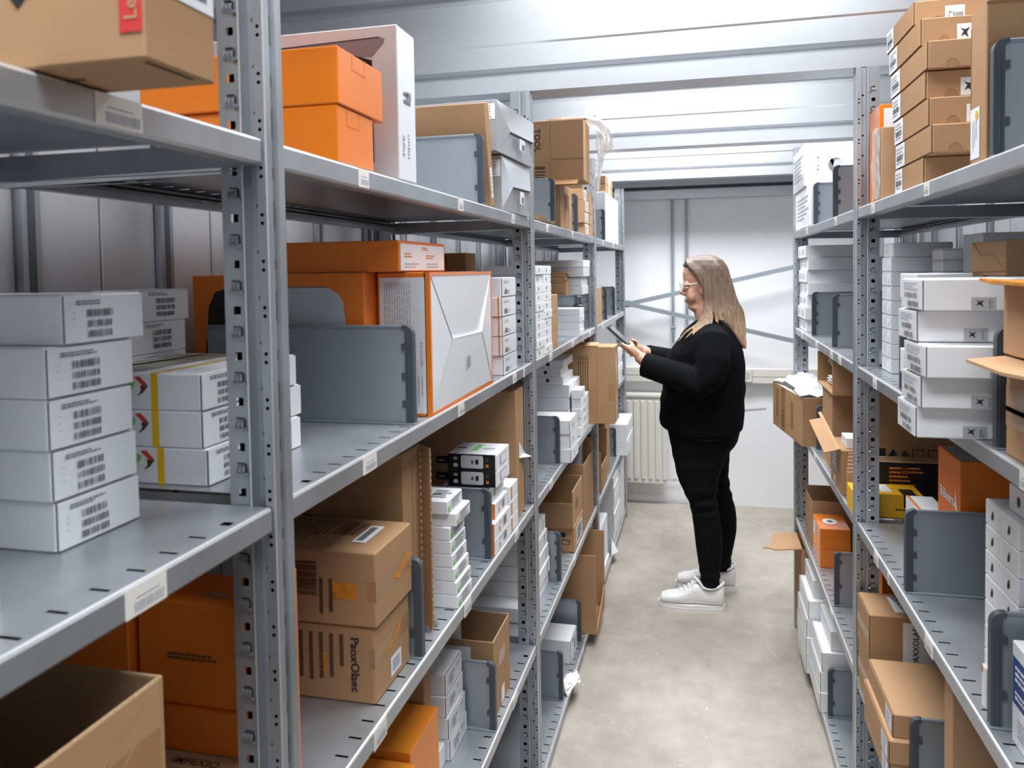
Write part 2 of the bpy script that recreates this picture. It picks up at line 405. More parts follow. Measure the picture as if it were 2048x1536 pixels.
def build_rack(side, posts, xf, xb, name, label, first_bay, ztop):
    s = side
    t = thing(name, label, 'shelving', (xf, posts[1], 0))
    off = Vector((xf, posts[1], 0))
    def part(mb, nm):
        mb.v = [tuple(Vector(v) - off) for v in mb.v]; return mb.build(nm, t)
    for i, y in enumerate(posts):
        mb = make_post(s, y, ztop, i > 0); mb.v = [(v[0] + xf + s * .004, v[1], v[2]) for v in mb.v]; p = part(mb, 'post')
        near = (s == 1 and i in (1, 2)) or (s == -1 and i == 2)
        if near:                              # each pressed-out hook a piece of its own on the posts nearest the viewpoint
            h0 = make_hooks(s, 0, .09, 1).build('pressed_hook', p, (xf + s * .004 - off.x, y - off.y, 0)); n = int((ztop - .026) / .05)
            for k in range(1, n): instance(h0, 'pressed_hook', p, (xf + s * .004 - off.x, y - off.y, .05 * k))
        elif i > 0:
            mb = make_hooks(s, y, ztop); mb.v = [(v[0] + xf + s * .004 - off.x, v[1] - off.y, v[2]) for v in mb.v]; mb.build('hook_row', p)['kind'] = 'stuff'
        # rear post
        mb = make_post(-s, y, ztop, False); mb.v = [(v[0] + xb - s * .057, v[1], v[2]) for v in mb.v]; part(mb, 'rear_post')
    shelves = {}
    for b in range(first_bay, len(posts) - 1):
        for lv, z in LEV.items():
            mb = make_shelf(s, xf, xb, posts[b] + .040, posts[b + 1] - .002, z)
            shelves[(b, lv)] = part(mb, 'shelf')
    return t, shelves, off
rackL, SHL, offL = build_rack(1, POST_L, XFL, -.862, 'shelving_rack', 'long galvanised steel shelving rack along the left of the aisle', 0, 2.02)
rackR, SHR, offR = build_rack(-1, POST_R, XFR, .79, 'shelving_rack', 'galvanised steel shelving rack along the right of the aisle', 0, 2.02)
def lab(side, bay, lv, y, w=.034, tall=.025, ma=None, drop=0):
    sh = (SHL if side == 1 else SHR)[(bay, lv)]; off = offL if side == 1 else offR
    shelf_label(sh, side, 0.0, y - off.y, LEV[lv], w, tall, ma, drop)

# ------------------------------------------------------------------ cartons, dividers and their prints
EPS = .0004
def face_frame(side, face, hx, hy, z0, h):
    """lower-left corner, right, up, normal, width, height of a face as its viewer sees it (box local axes, base centre at origin)"""
    if face == 'F':
        if side == 1: return Vector((hx, -hy, z0)), Vector((0, 1, 0)), Vector((0, 0, 1)), Vector((1, 0, 0)), 2 * hy, h
        return Vector((-hx, hy, z0)), Vector((0, -1, 0)), Vector((0, 0, 1)), Vector((-1, 0, 0)), 2 * hy, h
    if face == 'N': return Vector((-hx, -hy, z0)), Vector((1, 0, 0)), Vector((0, 0, 1)), Vector((0, -1, 0)), 2 * hx, h
    if face == 'T': return Vector((-hx, -hy, z0 + h)), Vector((1, 0, 0)), Vector((0, 1, 0)), Vector((0, 0, 1)), 2 * hx, 2 * hy
    if face == 'B': return Vector((-hx, hy, z0)), Vector((1, 0, 0)), Vector((0, -1, 0)), Vector((0, 0, -1)), 2 * hx, 2 * hy
def print_ops(mb, fr, ops, lift=EPS, rnd=None):
    O, R, U, N, W, H = fr
    rnd = rnd or random.Random(3)
    def P(s, t, k=0): return O + R * (s * W) + U * (t * H) + N * (lift + k * EPS)
    def rct(s0, t0, s1, t1, ma, k=0): mb.quad(P(s0, t0, k), P(s1, t0, k), P(s1, t1, k), P(s0, t1, k), ma)
    for oi, op in enumerate(ops):
        c = op[0]
        if c == 'r': rct(*op[1:6], *(op[6:7] or (0,)))
        elif c == 'bar':          # bar code, bars upright
            s0, t0, s1, t1, ma = op[1:6]; s = s0; u = (s1 - s0) / 46
            while s < s1 - u:
                w = rnd.choice((1, 1, 2, 3)) * u; rct(s, t0, min(s + w, s1), t1, ma, 1); s += w + rnd.choice((1, 1, 2)) * u
        elif c == 'barv':         # bar code turned on its side
            s0, t0, s1, t1, ma = op[1:6]; t = t0; u = (t1 - t0) / 46
            while t < t1 - u:
                w = rnd.choice((1, 1, 2, 3)) * u; rct(s0, t, s1, min(t + w, t1), ma, 1); t += w + rnd.choice((1, 1, 2)) * u
        elif c == 'lines':        # rows of small type too fine to read
            s0, t0, s1, t1, n, ma = op[1:7]; d = (t1 - t0) / n
            for i in range(n):
                tt = t1 - (i + 1) * d + d * .25; s = s0; e = s0 + (s1 - s0) * rnd.uniform(.6, 1)
                while s < e:
                    w = (s1 - s0) * rnd.uniform(.05, .16); rct(s, tt, min(s + w, e), tt + d * .5, ma, 1); s += w + (s1 - s0) * .02
        elif c == 'linesv':       # the same, running down the face
            s0, t0, s1, t1, n, ma = op[1:7]; d = (s1 - s0) / n
            for i in range(n):
                ss = s1 - (i + 1) * d + d * .25; t = t1; e = t1 - (t1 - t0) * rnd.uniform(.55, 1)
                while t > e:
                    w = (t1 - t0) * rnd.uniform(.03, .10); rct(ss, max(t - w, e), ss + d * .38, t, ma, 1); t -= w + (t1 - t0) * .014
        elif c == 'glyphv':       # a column of separate letter-like marks running down
            s0, t0, s1, t1, n, ma = op[1:7]; d = (t1 - t0) / n
            for i in range(n):
                tt = t1 - (i + 1) * d; a = s0 + (s1 - s0) * rnd.uniform(0, .3)
                rct(a, tt + d * .15, a + (s1 - s0) * .22, tt + d * .8, ma, 1); rct(a, tt + d * rnd.uniform(.15, .6), s1, tt + d * .32 + d * rnd.uniform(0, .3), ma, 1)
        elif c == 'txt':
            body, s, t, hf, rot, ma = op[1:7]
            vs, fs, w = text_mesh(body); k = hf * H; a = math.radians(rot)
            ca, sa = math.cos(a), math.sin(a)
            pv = []
            for v in vs:
                x = (v[0] - w / 2) * k; y = (v[1] - .5) * k
                pv.append(O + R * (s * W + x * ca - y * sa) + U * (t * H + x * sa + y * ca) + N * (lift + 2 * EPS))
            mb.add(pv, fs, ma)
        elif c == 'dot':
            s, t, rs, rt, ma = op[1:6]; a0, a1 = (op[6], op[7]) if len(op) > 7 else (0, 360)
            n = 14; pts = [P(s + rs * math.cos(math.radians(a0 + (a1 - a0) * i / n)), t + rt * math.sin(math.radians(a0 + (a1 - a0) * i / n)), 1 + oi * .3) for i in range(n + (a1 - a0 < 360))]
            mb.poly(pts, ma)
        elif c == 'pl':
            mb.poly([P(s, t, op[3] if len(op) > 3 else 1) for s, t in op[1]], op[2])
        elif c == 'ln':           # a stroke from a to b, width in metres
            (s0, t0), (s1, t1), wd, ma = op[1:5]
            A = P(s0, t0, 1); B = P(s1, t1, 1); d = (B - A).normalized(); q = N.cross(d) * wd / 2
            mb.quad(A - q, B - q, B + q, A + q, ma)
CAT = 'box'
def box(side, name, label, xf, y0, y1, dep, z0, h, ma, prints=(), labels=(), yaw=0, group=None, flap=None, cat=CAT, lean=0, tape=None, r=.0015, lid=None, dims=None):
    hx, hy = dep / 2, (y1 - y0) / 2
    loc = (xf - side * hx, (y0 + y1) / 2, z0 + .0003 + hy * math.sin(math.radians(abs(lean))))
    multi = bool(prints or labels or flap or tape or lid)
    rnd = random.Random(len(label) * 7 + int(abs(y0) * 1000))
    b = MB()
    zt = h - (lid[1] if lid else 0)
    b.bbox(-hx, hx, -hy, hy, 0, zt - (.0008 if lid else 0), ma, r)
    if not multi:
        o = b.build(name, None, loc, math.radians(yaw)); o.rotation_euler.x = math.radians(lean)
        return tag(o, label, cat, group)
    t = thing(name, label, cat, loc, math.radians(yaw), group); t.rotation_euler.x = math.radians(lean)
    b.build('body', t)
    if lid:
        l = MB(); e = .0008; l.bbox(-hx - e, hx + e, -hy - e, hy + e, zt, h, lid[0], r); l.build('lid', t)
    if flap:
        f = MB(); g = .0012; th = .0016
        sm = .0014; k0, k1 = sorted((side * hx, side * (hx + sm)))
        f.box(k0, k1, -hy + g + .0002, hy - g - .0002, g + .0002, h - g - .0002, mat('seam_shade_' + flap.name, (.10, .10, .105) if flap in (WHITE, WHITE2) else (.10, .055, .028), .9))  # dark strip filling the seam, painted in for the shade of the slit
        if side == 1: f.bbox(hx + sm, hx + sm + th, -hy + g, hy - g, g, h - g, flap, .0006)
        else: f.bbox(-hx - sm - th, -hx - sm, -hy + g, hy - g, g, h - g, flap, .0006)
        f.build('front_flap', t)
    ex = .0031 if flap else 0
    if tape:
        for face, ops in tape:
            p = MB(); print_ops(p, face_frame(side, face, hx + (ex if face == 'F' else 0), hy, 0, h), ops, EPS * .6, rnd); p.build('tape', t)
    for face, ops in prints:
        p = MB(); fr = face_frame(side, face, hx + (ex if face == 'F' else 0), hy, 0, h); print_ops(p, fr, ops, EPS, rnd); p.build('print', t)
    for face, ops in labels:
        p = MB(); fr = face_frame(side, face, hx + (ex if face == 'F' else 0), hy, 0, h); print_ops(p, fr, ops, EPS * 1.6, rnd)
        p.build('label', t)
    return t
def crate(side, name, label, xf, y0, y1, dep, z0, walls, ma=None, inner=None, th=.004, extra=None, group=None, yaw=0, prints=(), labels=(), tape=None):
    """open-topped carton; walls = heights of (near, far, front, back) sides"""
    ma = ma or KRAFT; inner = inner or KRAFTD
    hx, hy = dep / 2, (y1 - y0) / 2
    t = thing(name, label, 'box', (xf - side * hx, (y0 + y1) / 2, z0 + .0003), math.radians(yaw), group)
    b = MB(); b.box(-hx, hx, -hy, hy, 0, th, ma); b.build('bottom', t)
    n, f, fr, bk = walls
    fx0, fx1 = (hx - th, hx) if side == 1 else (-hx, -hx + th)
    bx0, bx1 = (-hx, -hx + th) if side == 1 else (hx - th, hx)
    for (x0, x1, a0, a1, hh) in ((-hx, hx, -hy, -hy + th, n), (-hx, hx, hy - th, hy, f), (fx0, fx1, -hy + th, hy - th, fr), (bx0, bx1, -hy + th, hy - th, bk)):
        if hh > .001:
            w = MB(); w.bbox(x0, x1, a0, a1, th, hh, ma, .0006)
            # raw cut edge along the rim
            w.box(x0 + .0006, x1 - .0006, a0 + .0006, a1 - .0006, hh, hh + .0006, KRAFTE); w.build('side_panel', t)
    rnd = random.Random(5)
    for nm, src in (('tape', tape), ('print', prints), ('label', labels)):
        for face, ops in (src or ()):
            p = MB(); hgt = fr if face == 'F' else n
            print_ops(p, face_frame(side, face, hx, hy, 0, hgt), ops, EPS * (1.6 if nm == 'label' else .8), rnd); p.build(nm, t)
    if extra: extra(t, hx, hy)
    return t
def divider(side, label, xf, y, z, h=.163, dep=.34, clips=(.25, .72)):
    s = side
    t = thing('shelf_divider', label, 'divider', (xf, y, z + .0004), 0, 'dividers standing across the shelves')
    def X(a): return -s * a
    def bx(mb, a0, a1, y0, y1, z0, z1, ma, r=.001): mb.bbox(min(X(a0), X(a1)), max(X(a0), X(a1)), y0, y1, z0, z1, ma, r)
    p = MB(); bx(p, .012, dep, -.0012, .0012, 0, h - .003, DIVM, .0004); p.build('plate', t)
    # plastic edge strip with a rounded top corner
    R = .016; out = [(0, 0), (.0145, 0), (.0145, h - .010), (.020, h - .006), (.020, h)]
    out += [(R - R * math.sin(a * math.pi / 12), h - R + R * math.cos(a * math.pi / 12)) for a in range(0, 7)]
    e = MB(); e.prism([(X(a), b) for a, b in out], 1, -.0065, .0065, DIVE)
    for k in (.004, .010): bx(e, k, k + .0012, -.0078, .0078, .004, h - .02, DIVE, .0004)
    e.build('edge_strip', t)
    q = MB(); bx(q, .016, dep, -.0032, .0032, h - .006, h, DIVR, .0012); q.build('top_rim', t)
    f = MB(); bx(f, -.001, dep, -.011, .004, 0, .0022, DIVR, .0006); f.build('foot', t)
    for c in clips:
        k = MB(); bx(k, .0140, .0215, -.0058, .0058, h * c - .006, h * c + .006, DIVE, .001); k.build('clip', t)
    return t
ORD = ['topmost', 'second down', 'third down', 'fourth down', 'fifth down', 'sixth down', 'seventh down', 'eighth down', 'ninth down', 'tenth down']
def ordn(i, n): return 'lowest' if i == n - 1 and n > 1 else ORD[i]

# ================================================================== LEFT RACK
S = 1
# --- near bay
box(S, 'cardboard_box', 'brown cardboard box with red printed block overhanging the top shelf at upper left', -.363, .457, .536, .40, LA + .0012, .24, KRAFT,
    prints=[('N', [('r', .953, .075, .998, .60, RED, 1), ('txt', 'Lenovo', .975, .200, .044, 90, KRAFTL), ('pl', [(.71, .25), (.745, .175), (.79, .25), (.745, .33)], INK), ('r', .55, .06, .635, .14, INK)]),
            ('B', [('ln', (.55, .55), (.80, .55), .004, INKB), ('ln', (.985, .25), (.985, .9), .003, INKB)])],
    labels=[('F', [('r', .32, .21, .98, .9, PAPER), ('lines', .5, .23, .9, .32, 2, INKG), ('lines', .36, .4, .9, .8, 5, INKL)])])
wb = [('lines', .13, .78, .56, .89, 2, INKG), ('bar', .26, .54, .58, .69, INKG), ('bar', .26, .33, .58, .47, INKG), ('bar', .26, .12, .58, .26, INKG), ('r', .10, .62, .12, .64, INKL), ('r', .10, .50, .12, .52, INKL), ('r', .10, .36, .12, .38, INKL)]
for i, (y0, y1, dx) in enumerate(((.597, .702, .002), (.578, .687, 0), (.578, .684, .0), (.580, .688, .0), (.583, .690, 0))):
    box(S, 'white_box', 'white three-barcode carton, %s in the five-high stack at far left' % ordn(i, 5), -.575 + dx, y0, y1, .21, LB + (4 - i) * .0474, .0468, WHITE, prints=[('F', wb)], flap=WHITE2, group='white barcode cartons')
for i in range(2):
    box(S, 'white_box', 'white carton cut off by the left picture edge, %s of two' % ('upper' if i == 0 else 'lower'), -.524, .36, .478, .16, LB + (1 - i) * .054, .053, WHITE, group='white barcode cartons')
sp = [('r', .655, 0, .705, 1, YELLOWS), ('pl', [(.48, .66), (.50, .86), (.545, .74), (.52, .56)], GREEN), ('pl', [(.535, .90), (.575, .92), (.63, .70), (.60, .66)], RED), ('pl', [(.58, .66), (.64, .68), (.60, .48), (.555, .38), (.585, .52)], INKB), ('linesv', .34, .1, .49, .8, 3, INKG)]
wb2 = [('lines', .07, .80, .40, .92, 2, INKG), ('bar', .14, .56, .37, .71, INKG), ('bar', .14, .35, .37, .49, INKG), ('bar', .14, .13, .37, .27, INKG)]
st = [('r', .655, 0, .705, 1, YELLOWS), ('pl', [(.05, .08), (.5, .05), (.54, .95), (.1, .9)], mat('printed_photo', (.42, .40, .30), .4, noise=.5, nscale=30)), ('ln', (.1, .2), (.5, .8), .006, YELLOWS), ('ln', (.2, .05), (.3, .9), .012, INKG)]
for i, y1 in enumerate((1.030, 1.042, 1.028)):
    box(S, 'white_box', 'white carton with yellow stripe and barcodes, %s of three behind the post' % ordn(i, 3), -.575 - (.006 if i < 2 else 0), .807, y1, .195, LB + (2 - i) * .0452, .0447, WHITE, prints=[('N', sp), ('F', wb2)] + ([('T', st)] if i == 0 else []), flap=WHITE2, group='white cartons with yellow stripes')
for i in range(5):
    d = (-.772 + .004, .932, 1.052) if i else (-.764, .935, 1.056)
    box(S, 'white_box', 'white carton with three barcodes at the back of the shelf, %s of five' % ordn(i, 5), d[0] - .011, d[1], d[2], .07, LB + (4 - i) * .0468, .0462, WHITE, prints=[('F', [('lines', .25, .80, .62, .92, 2, INKG), ('bar', .38, .56, .72, .72, INKG), ('bar', .38, .36, .72, .50, INKG), ('bar', .38, .15, .72, .29, INKG)])], group='white barcode cartons')
def fl1(t, hx, hy):
    p = MB(); O = Vector((hx + .0006, 0, 0))
    for a, b in (((-.02, .20), (.13, .29)), ((.0, .17), (.12, .26)), ((-.05, .13), (.10, .27))):
        A = O + Vector((0, a[0], a[1])); B = O + Vector((0, b[0], b[1])); d = (B - A).normalized(); q = Vector((1, 0, 0)).cross(d) * .0012
        p.quad(A - q, B - q, B + q, A + q, KRAFTL)
    p.build('crease', t)
crate(S, 'cardboard_box', 'open brown cardboard box with raw rim under the near left shelf', -.462, .27, .578, .33, LC, (.298, .298, .298, .298), extra=fl1,
      tape=[('F', [('r', .02, .62, .98, .86, TAPE), ('r', .02, .2, .98, .42, KRAFTL)])])
box(S, 'cardboard_box', 'low brown carton under the orange boxes behind the near post', -.562, .815, .94, .27, LC, .042, KRAFT, prints=[('T', [('txt', 'IMPEXIO', .80, .08, .10, 0, INKB)])])
box(S, 'orange_box', 'flat orange carton beneath the tall orange carton', -.562, .842, .94, .16, LC + .0425, .056, ORANGEM)
box(S, 'orange_box', 'orange carton with small grey print below the near shelf', -.558, .848, .94, .155, LC + .099, .134, ORANGEM, prints=[('N', [('lines', .28, .44, .76, .52, 2, INKB)]), ('T', [('txt', 'SUPUL', .70, .30, .16, 180, SILV)])])
box(S, 'orange_box', 'narrow orange carton just right of the near post', -.4955, .860, .871, .056, LC + .0002, .281, ORANGE)
box(S, 'orange_box', 'dark lit orange carton left of the printed orange carton', -.724, .8425, .938, .12, LC + .0428, .29, ORANGEM)
# --- second bay, top shelf
box(S, 'orange_box', 'glossy orange carton with tuck flap, upper of two on the top shelf', -.455, .936, 1.082, .30, LA + .0755, .0745, ORANGE, prints=[('F', [('ln', (.30, 1), (.30, .72), .0012, INKO), ('ln', (.30, .72), (.58, .70), .0012, INKO), ('ln', (.58, .70), (.58, 1), .0012, INKO)])], group='glossy orange cartons')
box(S, 'orange_box', 'glossy orange carton with tuck flap, lower of two on the top shelf', -.458, .938, 1.052, .098, LA + .0002, .0748, ORANGE, prints=[('F', [('ln', (.25, 1), (.25, .70), .0012, INKO), ('ln', (.25, .70), (.60, .68), .0012, INKO), ('ln', (.60, .68), (.60, 1), .0012, INKO)])], group='glossy orange cartons')
box(S, 'orange_box', 'orange carton deeper in, left of the lower glossy carton', -.559, .942, 1.06, .16, LA + .0002, .0748, ORANGE, group='glossy orange cartons')
box(S, 'white_box', 'tall thin white carton with screen outline print on top shelf', -.455, 1.143, 1.219, .36, LA + .0002, .239, WHITE2,
    prints=[('N', [('pl', [(.40, .905), (.92, .925), (.945, .912), (.94, .885), (.885, .80), (.40, .82)], mat('mauve_print', (.30, .26, .29), .5)), ('pl', [(.40, .83), (.60, .82), (.74, .85), (.84, .80), (.885, .78), (.885, .12), (.87, .08), (.40, .08)], BLACKB, 2), ('ln', (.40, .905), (.92, .925), .002, INKG)]),
            ('F', [('lines', .30, .50, .75, .60, 2, INKG), ('glyphv', .2, .15, .35, .30, 9, INKG), ('glyphv', .5, .15, .65, .32, 8, INKG), ('bar', .45, .54, .75, .60, INKG)])])
divider(S, 'tall steel divider between the tall white carton and the leaning brown carton', -.46, 1.655, LA, .157, .36)
box(S, 'cardboard_box', 'flat brown carton leaning beside the steel divider on top shelf', -.463, 1.722, 1.752, .36, LA + .002, .232, KRAFT, lean=11, labels=[('F', [('r', .15, .08, .7, .38, PAPER), ('lines', .2, .12, .6, .3, 4, INKL)])])
box(S, 'white_box', 'white carton behind the leaning brown carton', -.76, 1.83, 2.04, .09, LA + .0002, .262, WHITE)
def pinched(label, xf, y0, y1, z0, h, dep, yaw):
    hx, hy = dep / 2, (y1 - y0) / 2
    t = thing('white_box', label, 'box', (xf - hx, (y0 + y1) / 2, z0), math.radians(yaw), 'pale glossy cartons with pinched ends')
    b = MB(); b.bbox(-hx, hx - .012, -hy, hy, 0, h, SILV); b.build('body', t)
    f = MB(); x = hx; e = hx - .012
    TL, TR, BL, BR = (e, -hy, h), (e, hy, h), (e, -hy, 0), (e, hy, 0)
    P1, P2 = (x, -hy * .55, h * .46), (x, hy * .72, h * .50); Q1, Q2 = (x - .008, -hy * .50, h * .44), (x - .008, hy * .70, h * .47)
    f.quad(TL, P1, P2, TR, SILV); f.add([TL, BL, P1], [(0, 1, 2)], SILV); f.add([TR, P2, BR], [(0, 1, 2)], SILV); f.quad(BL, BR, Q2, Q1, SILV); f.quad(Q1, Q2, P2, P1, INKG)
    f.add([BL, Q1, P1], [(0, 1, 2)], GREYB); f.add([BR, P2, Q2], [(0, 1, 2)], GREYB)
    f.build('pinched_end', t)
    l = MB(); l.quad((x + .0006, -hy * .1, h * .18), (x + .0006, hy * .2, h * .18), (x + .0006, hy * .2, h * .42), (x + .0006, -hy * .1, h * .42), PAPER)
    l.quad((x + .0009, hy * .02, h * .2), (x + .0009, hy * .16, h * .2), (x + .0009, hy * .16, h * .32), (x + .0009, hy * .02, h * .32), INKG); l.build('seal', t)
    n = MB(); print_ops(n, face_frame(1, 'N', hx, hy, 0, h), [('r', .86, .62, .95, .92, PAPER), ('lines', .87, .64, .94, .9, 5, INKL)], EPS); n.build('label', t)
    return t
pinched('pale glossy carton with pinched end, upper of two beside the post', -.432, 1.752, 2.075, LA + .1325, .118, .30, -3.5)
pinched('pale glossy carton with pinched end, lower of two beside the post', -.440, 1.80, 2.07, LA + .0002, .130, .30, -2)
# --- second bay, middle shelf
t = thing('white_box', 'white and orange carton with envelope folded end on the middle shelf', 'box', (-.506, 1.4825, LB + .0003))
hx, hy, h = .049, .2045, .253
b = MB(); b.bbox(-hx, hx - .007, -hy, hy, 0, h, ORANGE); b.box(hx - .011, hx, -hy, -hy + .006, 0, h, ORANGE); b.box(hx - .011, hx, hy - .004, hy, 0, h, ORANGE); b.box(hx - .011, hx, -hy + .006, hy - .004, 0, .006, ORANGE); b.box(hx - .011, hx, -hy + .006, hy - .004, h - .006, h, ORANGE); b.build('body', t)
f = MB(); e = .010
TL, TR, BL, BR = (hx - .001, -hy + .006, h - .006), (hx - .001, hy - .004, h - .006), (hx - .001, -hy + .006, .006), (hx - .001, hy - .004, .008)
P1, P2 = (hx + .002, -hy * .44, h * .50), (hx + .002, hy * .56, h * .49)
f.quad(TL, (hx - .004, P1[1], P1[2]), (hx - .004, P2[1], P2[2]), TR, WHITE2); f.add([TL, BL, P1], [(0, 1, 2)], WHITE2); f.add([TR, P2, BR], [(0, 1, 2)], WHITE2); f.quad(BL, BR, P2, P1, WHITE2)
f.add([TL, P1, (hx - .004, P1[1], P1[2])], [(0, 1, 2)], INKG); f.add([TR, (hx - .004, P2[1], P2[2]), P2], [(0, 1, 2)], WHITE2); f.quad((hx - .004, P1[1], P1[2]), P1, P2, (hx - .004, P2[1], P2[2]), WHITE2)
for A_, B_, w_ in ((TL, P1, .0022), (P2, BR, .0022), (P1, P2, .0008), (P1, BL, .0006)):
    A_, B_ = Vector(A_) + Vector((.0006, 0, 0)), Vector(B_) + Vector((.0006, 0, 0)); d_ = Vector((1, 0, 0)).cross((B_ - A_).normalized()) * w_ / 2; f.quad(A_ - d_, B_ - d_, B_ + d_, A_ + d_, INKG if w_ > .001 else INKL)
f.build('folded_end', t)
p = MB(); print_ops(p, face_frame(1, 'N', hx, hy, 0, h), [('r', .04, .02, .90, .965, WHITE2), ('linesv', .12, .34, .64, .93, 11, INKL), ('glyphv', .80, .34, .86, .52, 12, INKG), ('linesv', .66, .05, .86, .28, 3, INKL), ('glyphv', .12, .56, .2, .64, 3, INKO)], EPS); p.build('print', t)
p = MB(); print_ops(p, face_frame(1, 'F', hx + .003, hy, 0, h), [('bar', .50, .24, .555, .33, INKG)], EPS); p.build('print', t)
divider(S, 'large steel divider in front of the orange cartons on the middle shelf', -.463, 1.2125, LB, .165, .39, (.2, .48, .78))
box(S, 'orange_box', 'large orange carton with grey rounded print behind the divider', -.560, 1.232, 1.66, .335, LB + .0002, .2535, ORANGEM,
    prints=[('N', [('pl', [(.06, .30), (.10, .78), (.14, .88), (.20, .90), (.80, .90), (.86, .86), (.885, .80), (.93, .30)], mat('grey_print', (.50, .515, .54), .45)), ('pl', [(.06, .30), (.10, .78), (.14, .88), (.20, .90), (.34, .90), (.36, .30)], BLACKB, 2), ('ln', (.20, .905), (.80, .905), .002, DIVR)])])
box(S, 'orange_box', 'flat orange carton with white printed end, lying on the large one', -.50, 1.245, 1.49, .28, LB + .2545, .054, ORANGEM,
    prints=[('F', [('r', .03, .04, .97, .90, WHITE2), ('lines', .10, .45, .26, .62, 2, INKO), ('lines', .10, .1, .45, .3, 2, INKL), ('lines', .55, .1, .92, .3, 2, INKL), ('lines', .55, .42, .78, .58, 2, INKO), ('lines', .45, .70, .62, .84, 2, INKO)])])
gp = [('F', [('lines', .12, .70, .5, .86, 2, INKL), ('pl', [(.12, .2), (.3, .15), (.34, .36), (.2, .42)], INKG), ('lines', .3, .15, .6, .35, 3, INKL)])]
for i, (dy, dz) in enumerate(((.004, 0), (0, 0), (.002, 0), (.003, 0), (.006, 0))):
    box(S, 'white_box', 'white square carton by the second post, %s of five' % ordn(i, 5), -.467, 1.81 + dy, 1.95 + dy, .12, LB + (4 - i) * .0476, .0470, WHITE, prints=gp + [('N', [('r', .93, 0, .96, 1, INKO)] if 0 < i < 4 else [('r', .93, .1, .935, .2, INKL)])], flap=WHITE2, group='white square cartons')
box(S, 'grey_box', 'pale grey carton at the back beneath the dark brown carton', -.62, 1.97, 2.05, .20, LB + .0002, .254, GREYB)
box(S, 'cardboard_box', 'long dark brown carton at the back beneath the top shelf', -.60, 1.965, 2.055, .24, LB + .2548, .048, KRAFTD, prints=[('N', [('lines', .2, .2, .5, .8, 3, INKB), ('r', .70, .15, .78, .85, INKB)])])
# --- second bay, third shelf
pax_n = [('txt', 'PaoxOlaec', .845, .50, .118, -90, INK), ('linesv', .02, .18, .78, .88, 9, INKB), ('r', .55, .34, .60, .62, TAPEO)]
box(S, 'cardboard_box', 'brown carton with bold printed brand, lower of the two on third shelf', -.478, 1.06, 1.202, .20, LC + .0002, .1185, KRAFT, yaw=0, r=.0025,
    prints=[('N', pax_n)], tape=[('F', [('r', 0, .48, 1, .72, TAPE), ('pl', [(.15, .52), (.5, .60), (.75, .78), (.7, .62), (.4, .5)], TAPEO), ('ln', (.2, .38), (.75, .62), .0015, KRAFTL)]), ('N', [('r', .96, .48, 1, .72, TAPE)])],
    labels=[('F', [('r', .42, .10, .72, .36, PAPER), ('r', .47, .15, .67, .31, INKL, 1)])])
box(S, 'cardboard_box', 'brown carton with large sideways barcode, upper of the two on third shelf', -.472, 1.056, 1.203, .20, LC + .1192, .1145, KRAFT, r=.0025,
    prints=[('N', [('barv', .34, .38, .52, .84, INKB), ('linesv', .52, .10, .68, .62, 2, INKB), ('linesv', .05, .08, .32, .85, 4, INKB), ('r', .64, .36, .85, .58, TAPEO)]), ('T', [('linesv', .02, .15, .44, .9, 9, INKB), ('bar', .48, .45, .72, .85, INKB)])],
    tape=[('F', [('r', 0, .36, 1, .62, TAPE), ('pl', [(.45, .45), (.9, .66), (.95, .55), (.6, .38)], TAPEO)]), ('N', [('r', .93, .36, 1, .62, TAPE)])],
    labels=[('T', [('pl', [(.72, .25), (.84, .25), (.84, .78), (.72, .78)], PAPER), ('pl', [(.745, .30), (.80, .30), (.80, .72), (.745, .72)], INKG, 2)])])
divider(S, 'divider seen edge on behind the two printed brown cartons', -.458, 1.216, LC, .168, .30)
def perf(t, hx, hy):
    p = MB()
    for k in range(24):
        z = .03 + k * .0125; p.box(hx - .0002, hx + .0016, hy - .0045, hy - .001, z, z + .006, PAPERC)
    p.build('perforation', t)
    f = MB(); f.M = Matrix.Translation((hx - .004, hy, 0)) @ Matrix.Rotation(math.radians(-38), 4, 'Z'); f.bbox(0, .036, .0, .004, .004, .335, KRAFT, .0006)
    for k in range(26):
        z = .02 + k * .012; f.box(.034, .0375, .0005, .0035, z, z + .005, KRAFTE)
    f.build('side_flap', t)
    g = MB(); g.add([(hx - .002, hy + .001, 0), (hx + .026, hy + .001, 0), (hx - .002, hy + .001, .05), (hx - .002, hy + .012, 0), (hx + .026, hy + .012, 0), (hx - .002, hy + .012, .05)], [(0, 1, 2), (5, 4, 3), (0, 3, 4, 1), (1, 4, 5, 2), (0, 2, 5, 3)], DIVM); g.build('corner_piece', t)
t = box(S, 'cardboard_box', 'tall brown carton with torn perforated edge behind the printed cartons', -.498, 1.236, 1.325, .335, LC + .0002, .338, KRAFT, prints=[('N', [('glyphv', .34, .63, .38, .72, 6, INKB), ('glyphv', .42, .63, .46, .70, 5, INKB)]), ('F', [('ln', (.5, 0), (.5, 1), .0012, KRAFTD)])])
perf(t, .1675, .0445)
gl = [('pl', [(.02, .55), (.16, .95), (.98, .95), (.98, .1), (.1, .1)], PAPER, 0), ('lines', .25, .15, .95, .9, 5, INKG), ('pl', [(.04, .15), (.2, .15), (.2, .62), (.04, .45)], GREEN)]
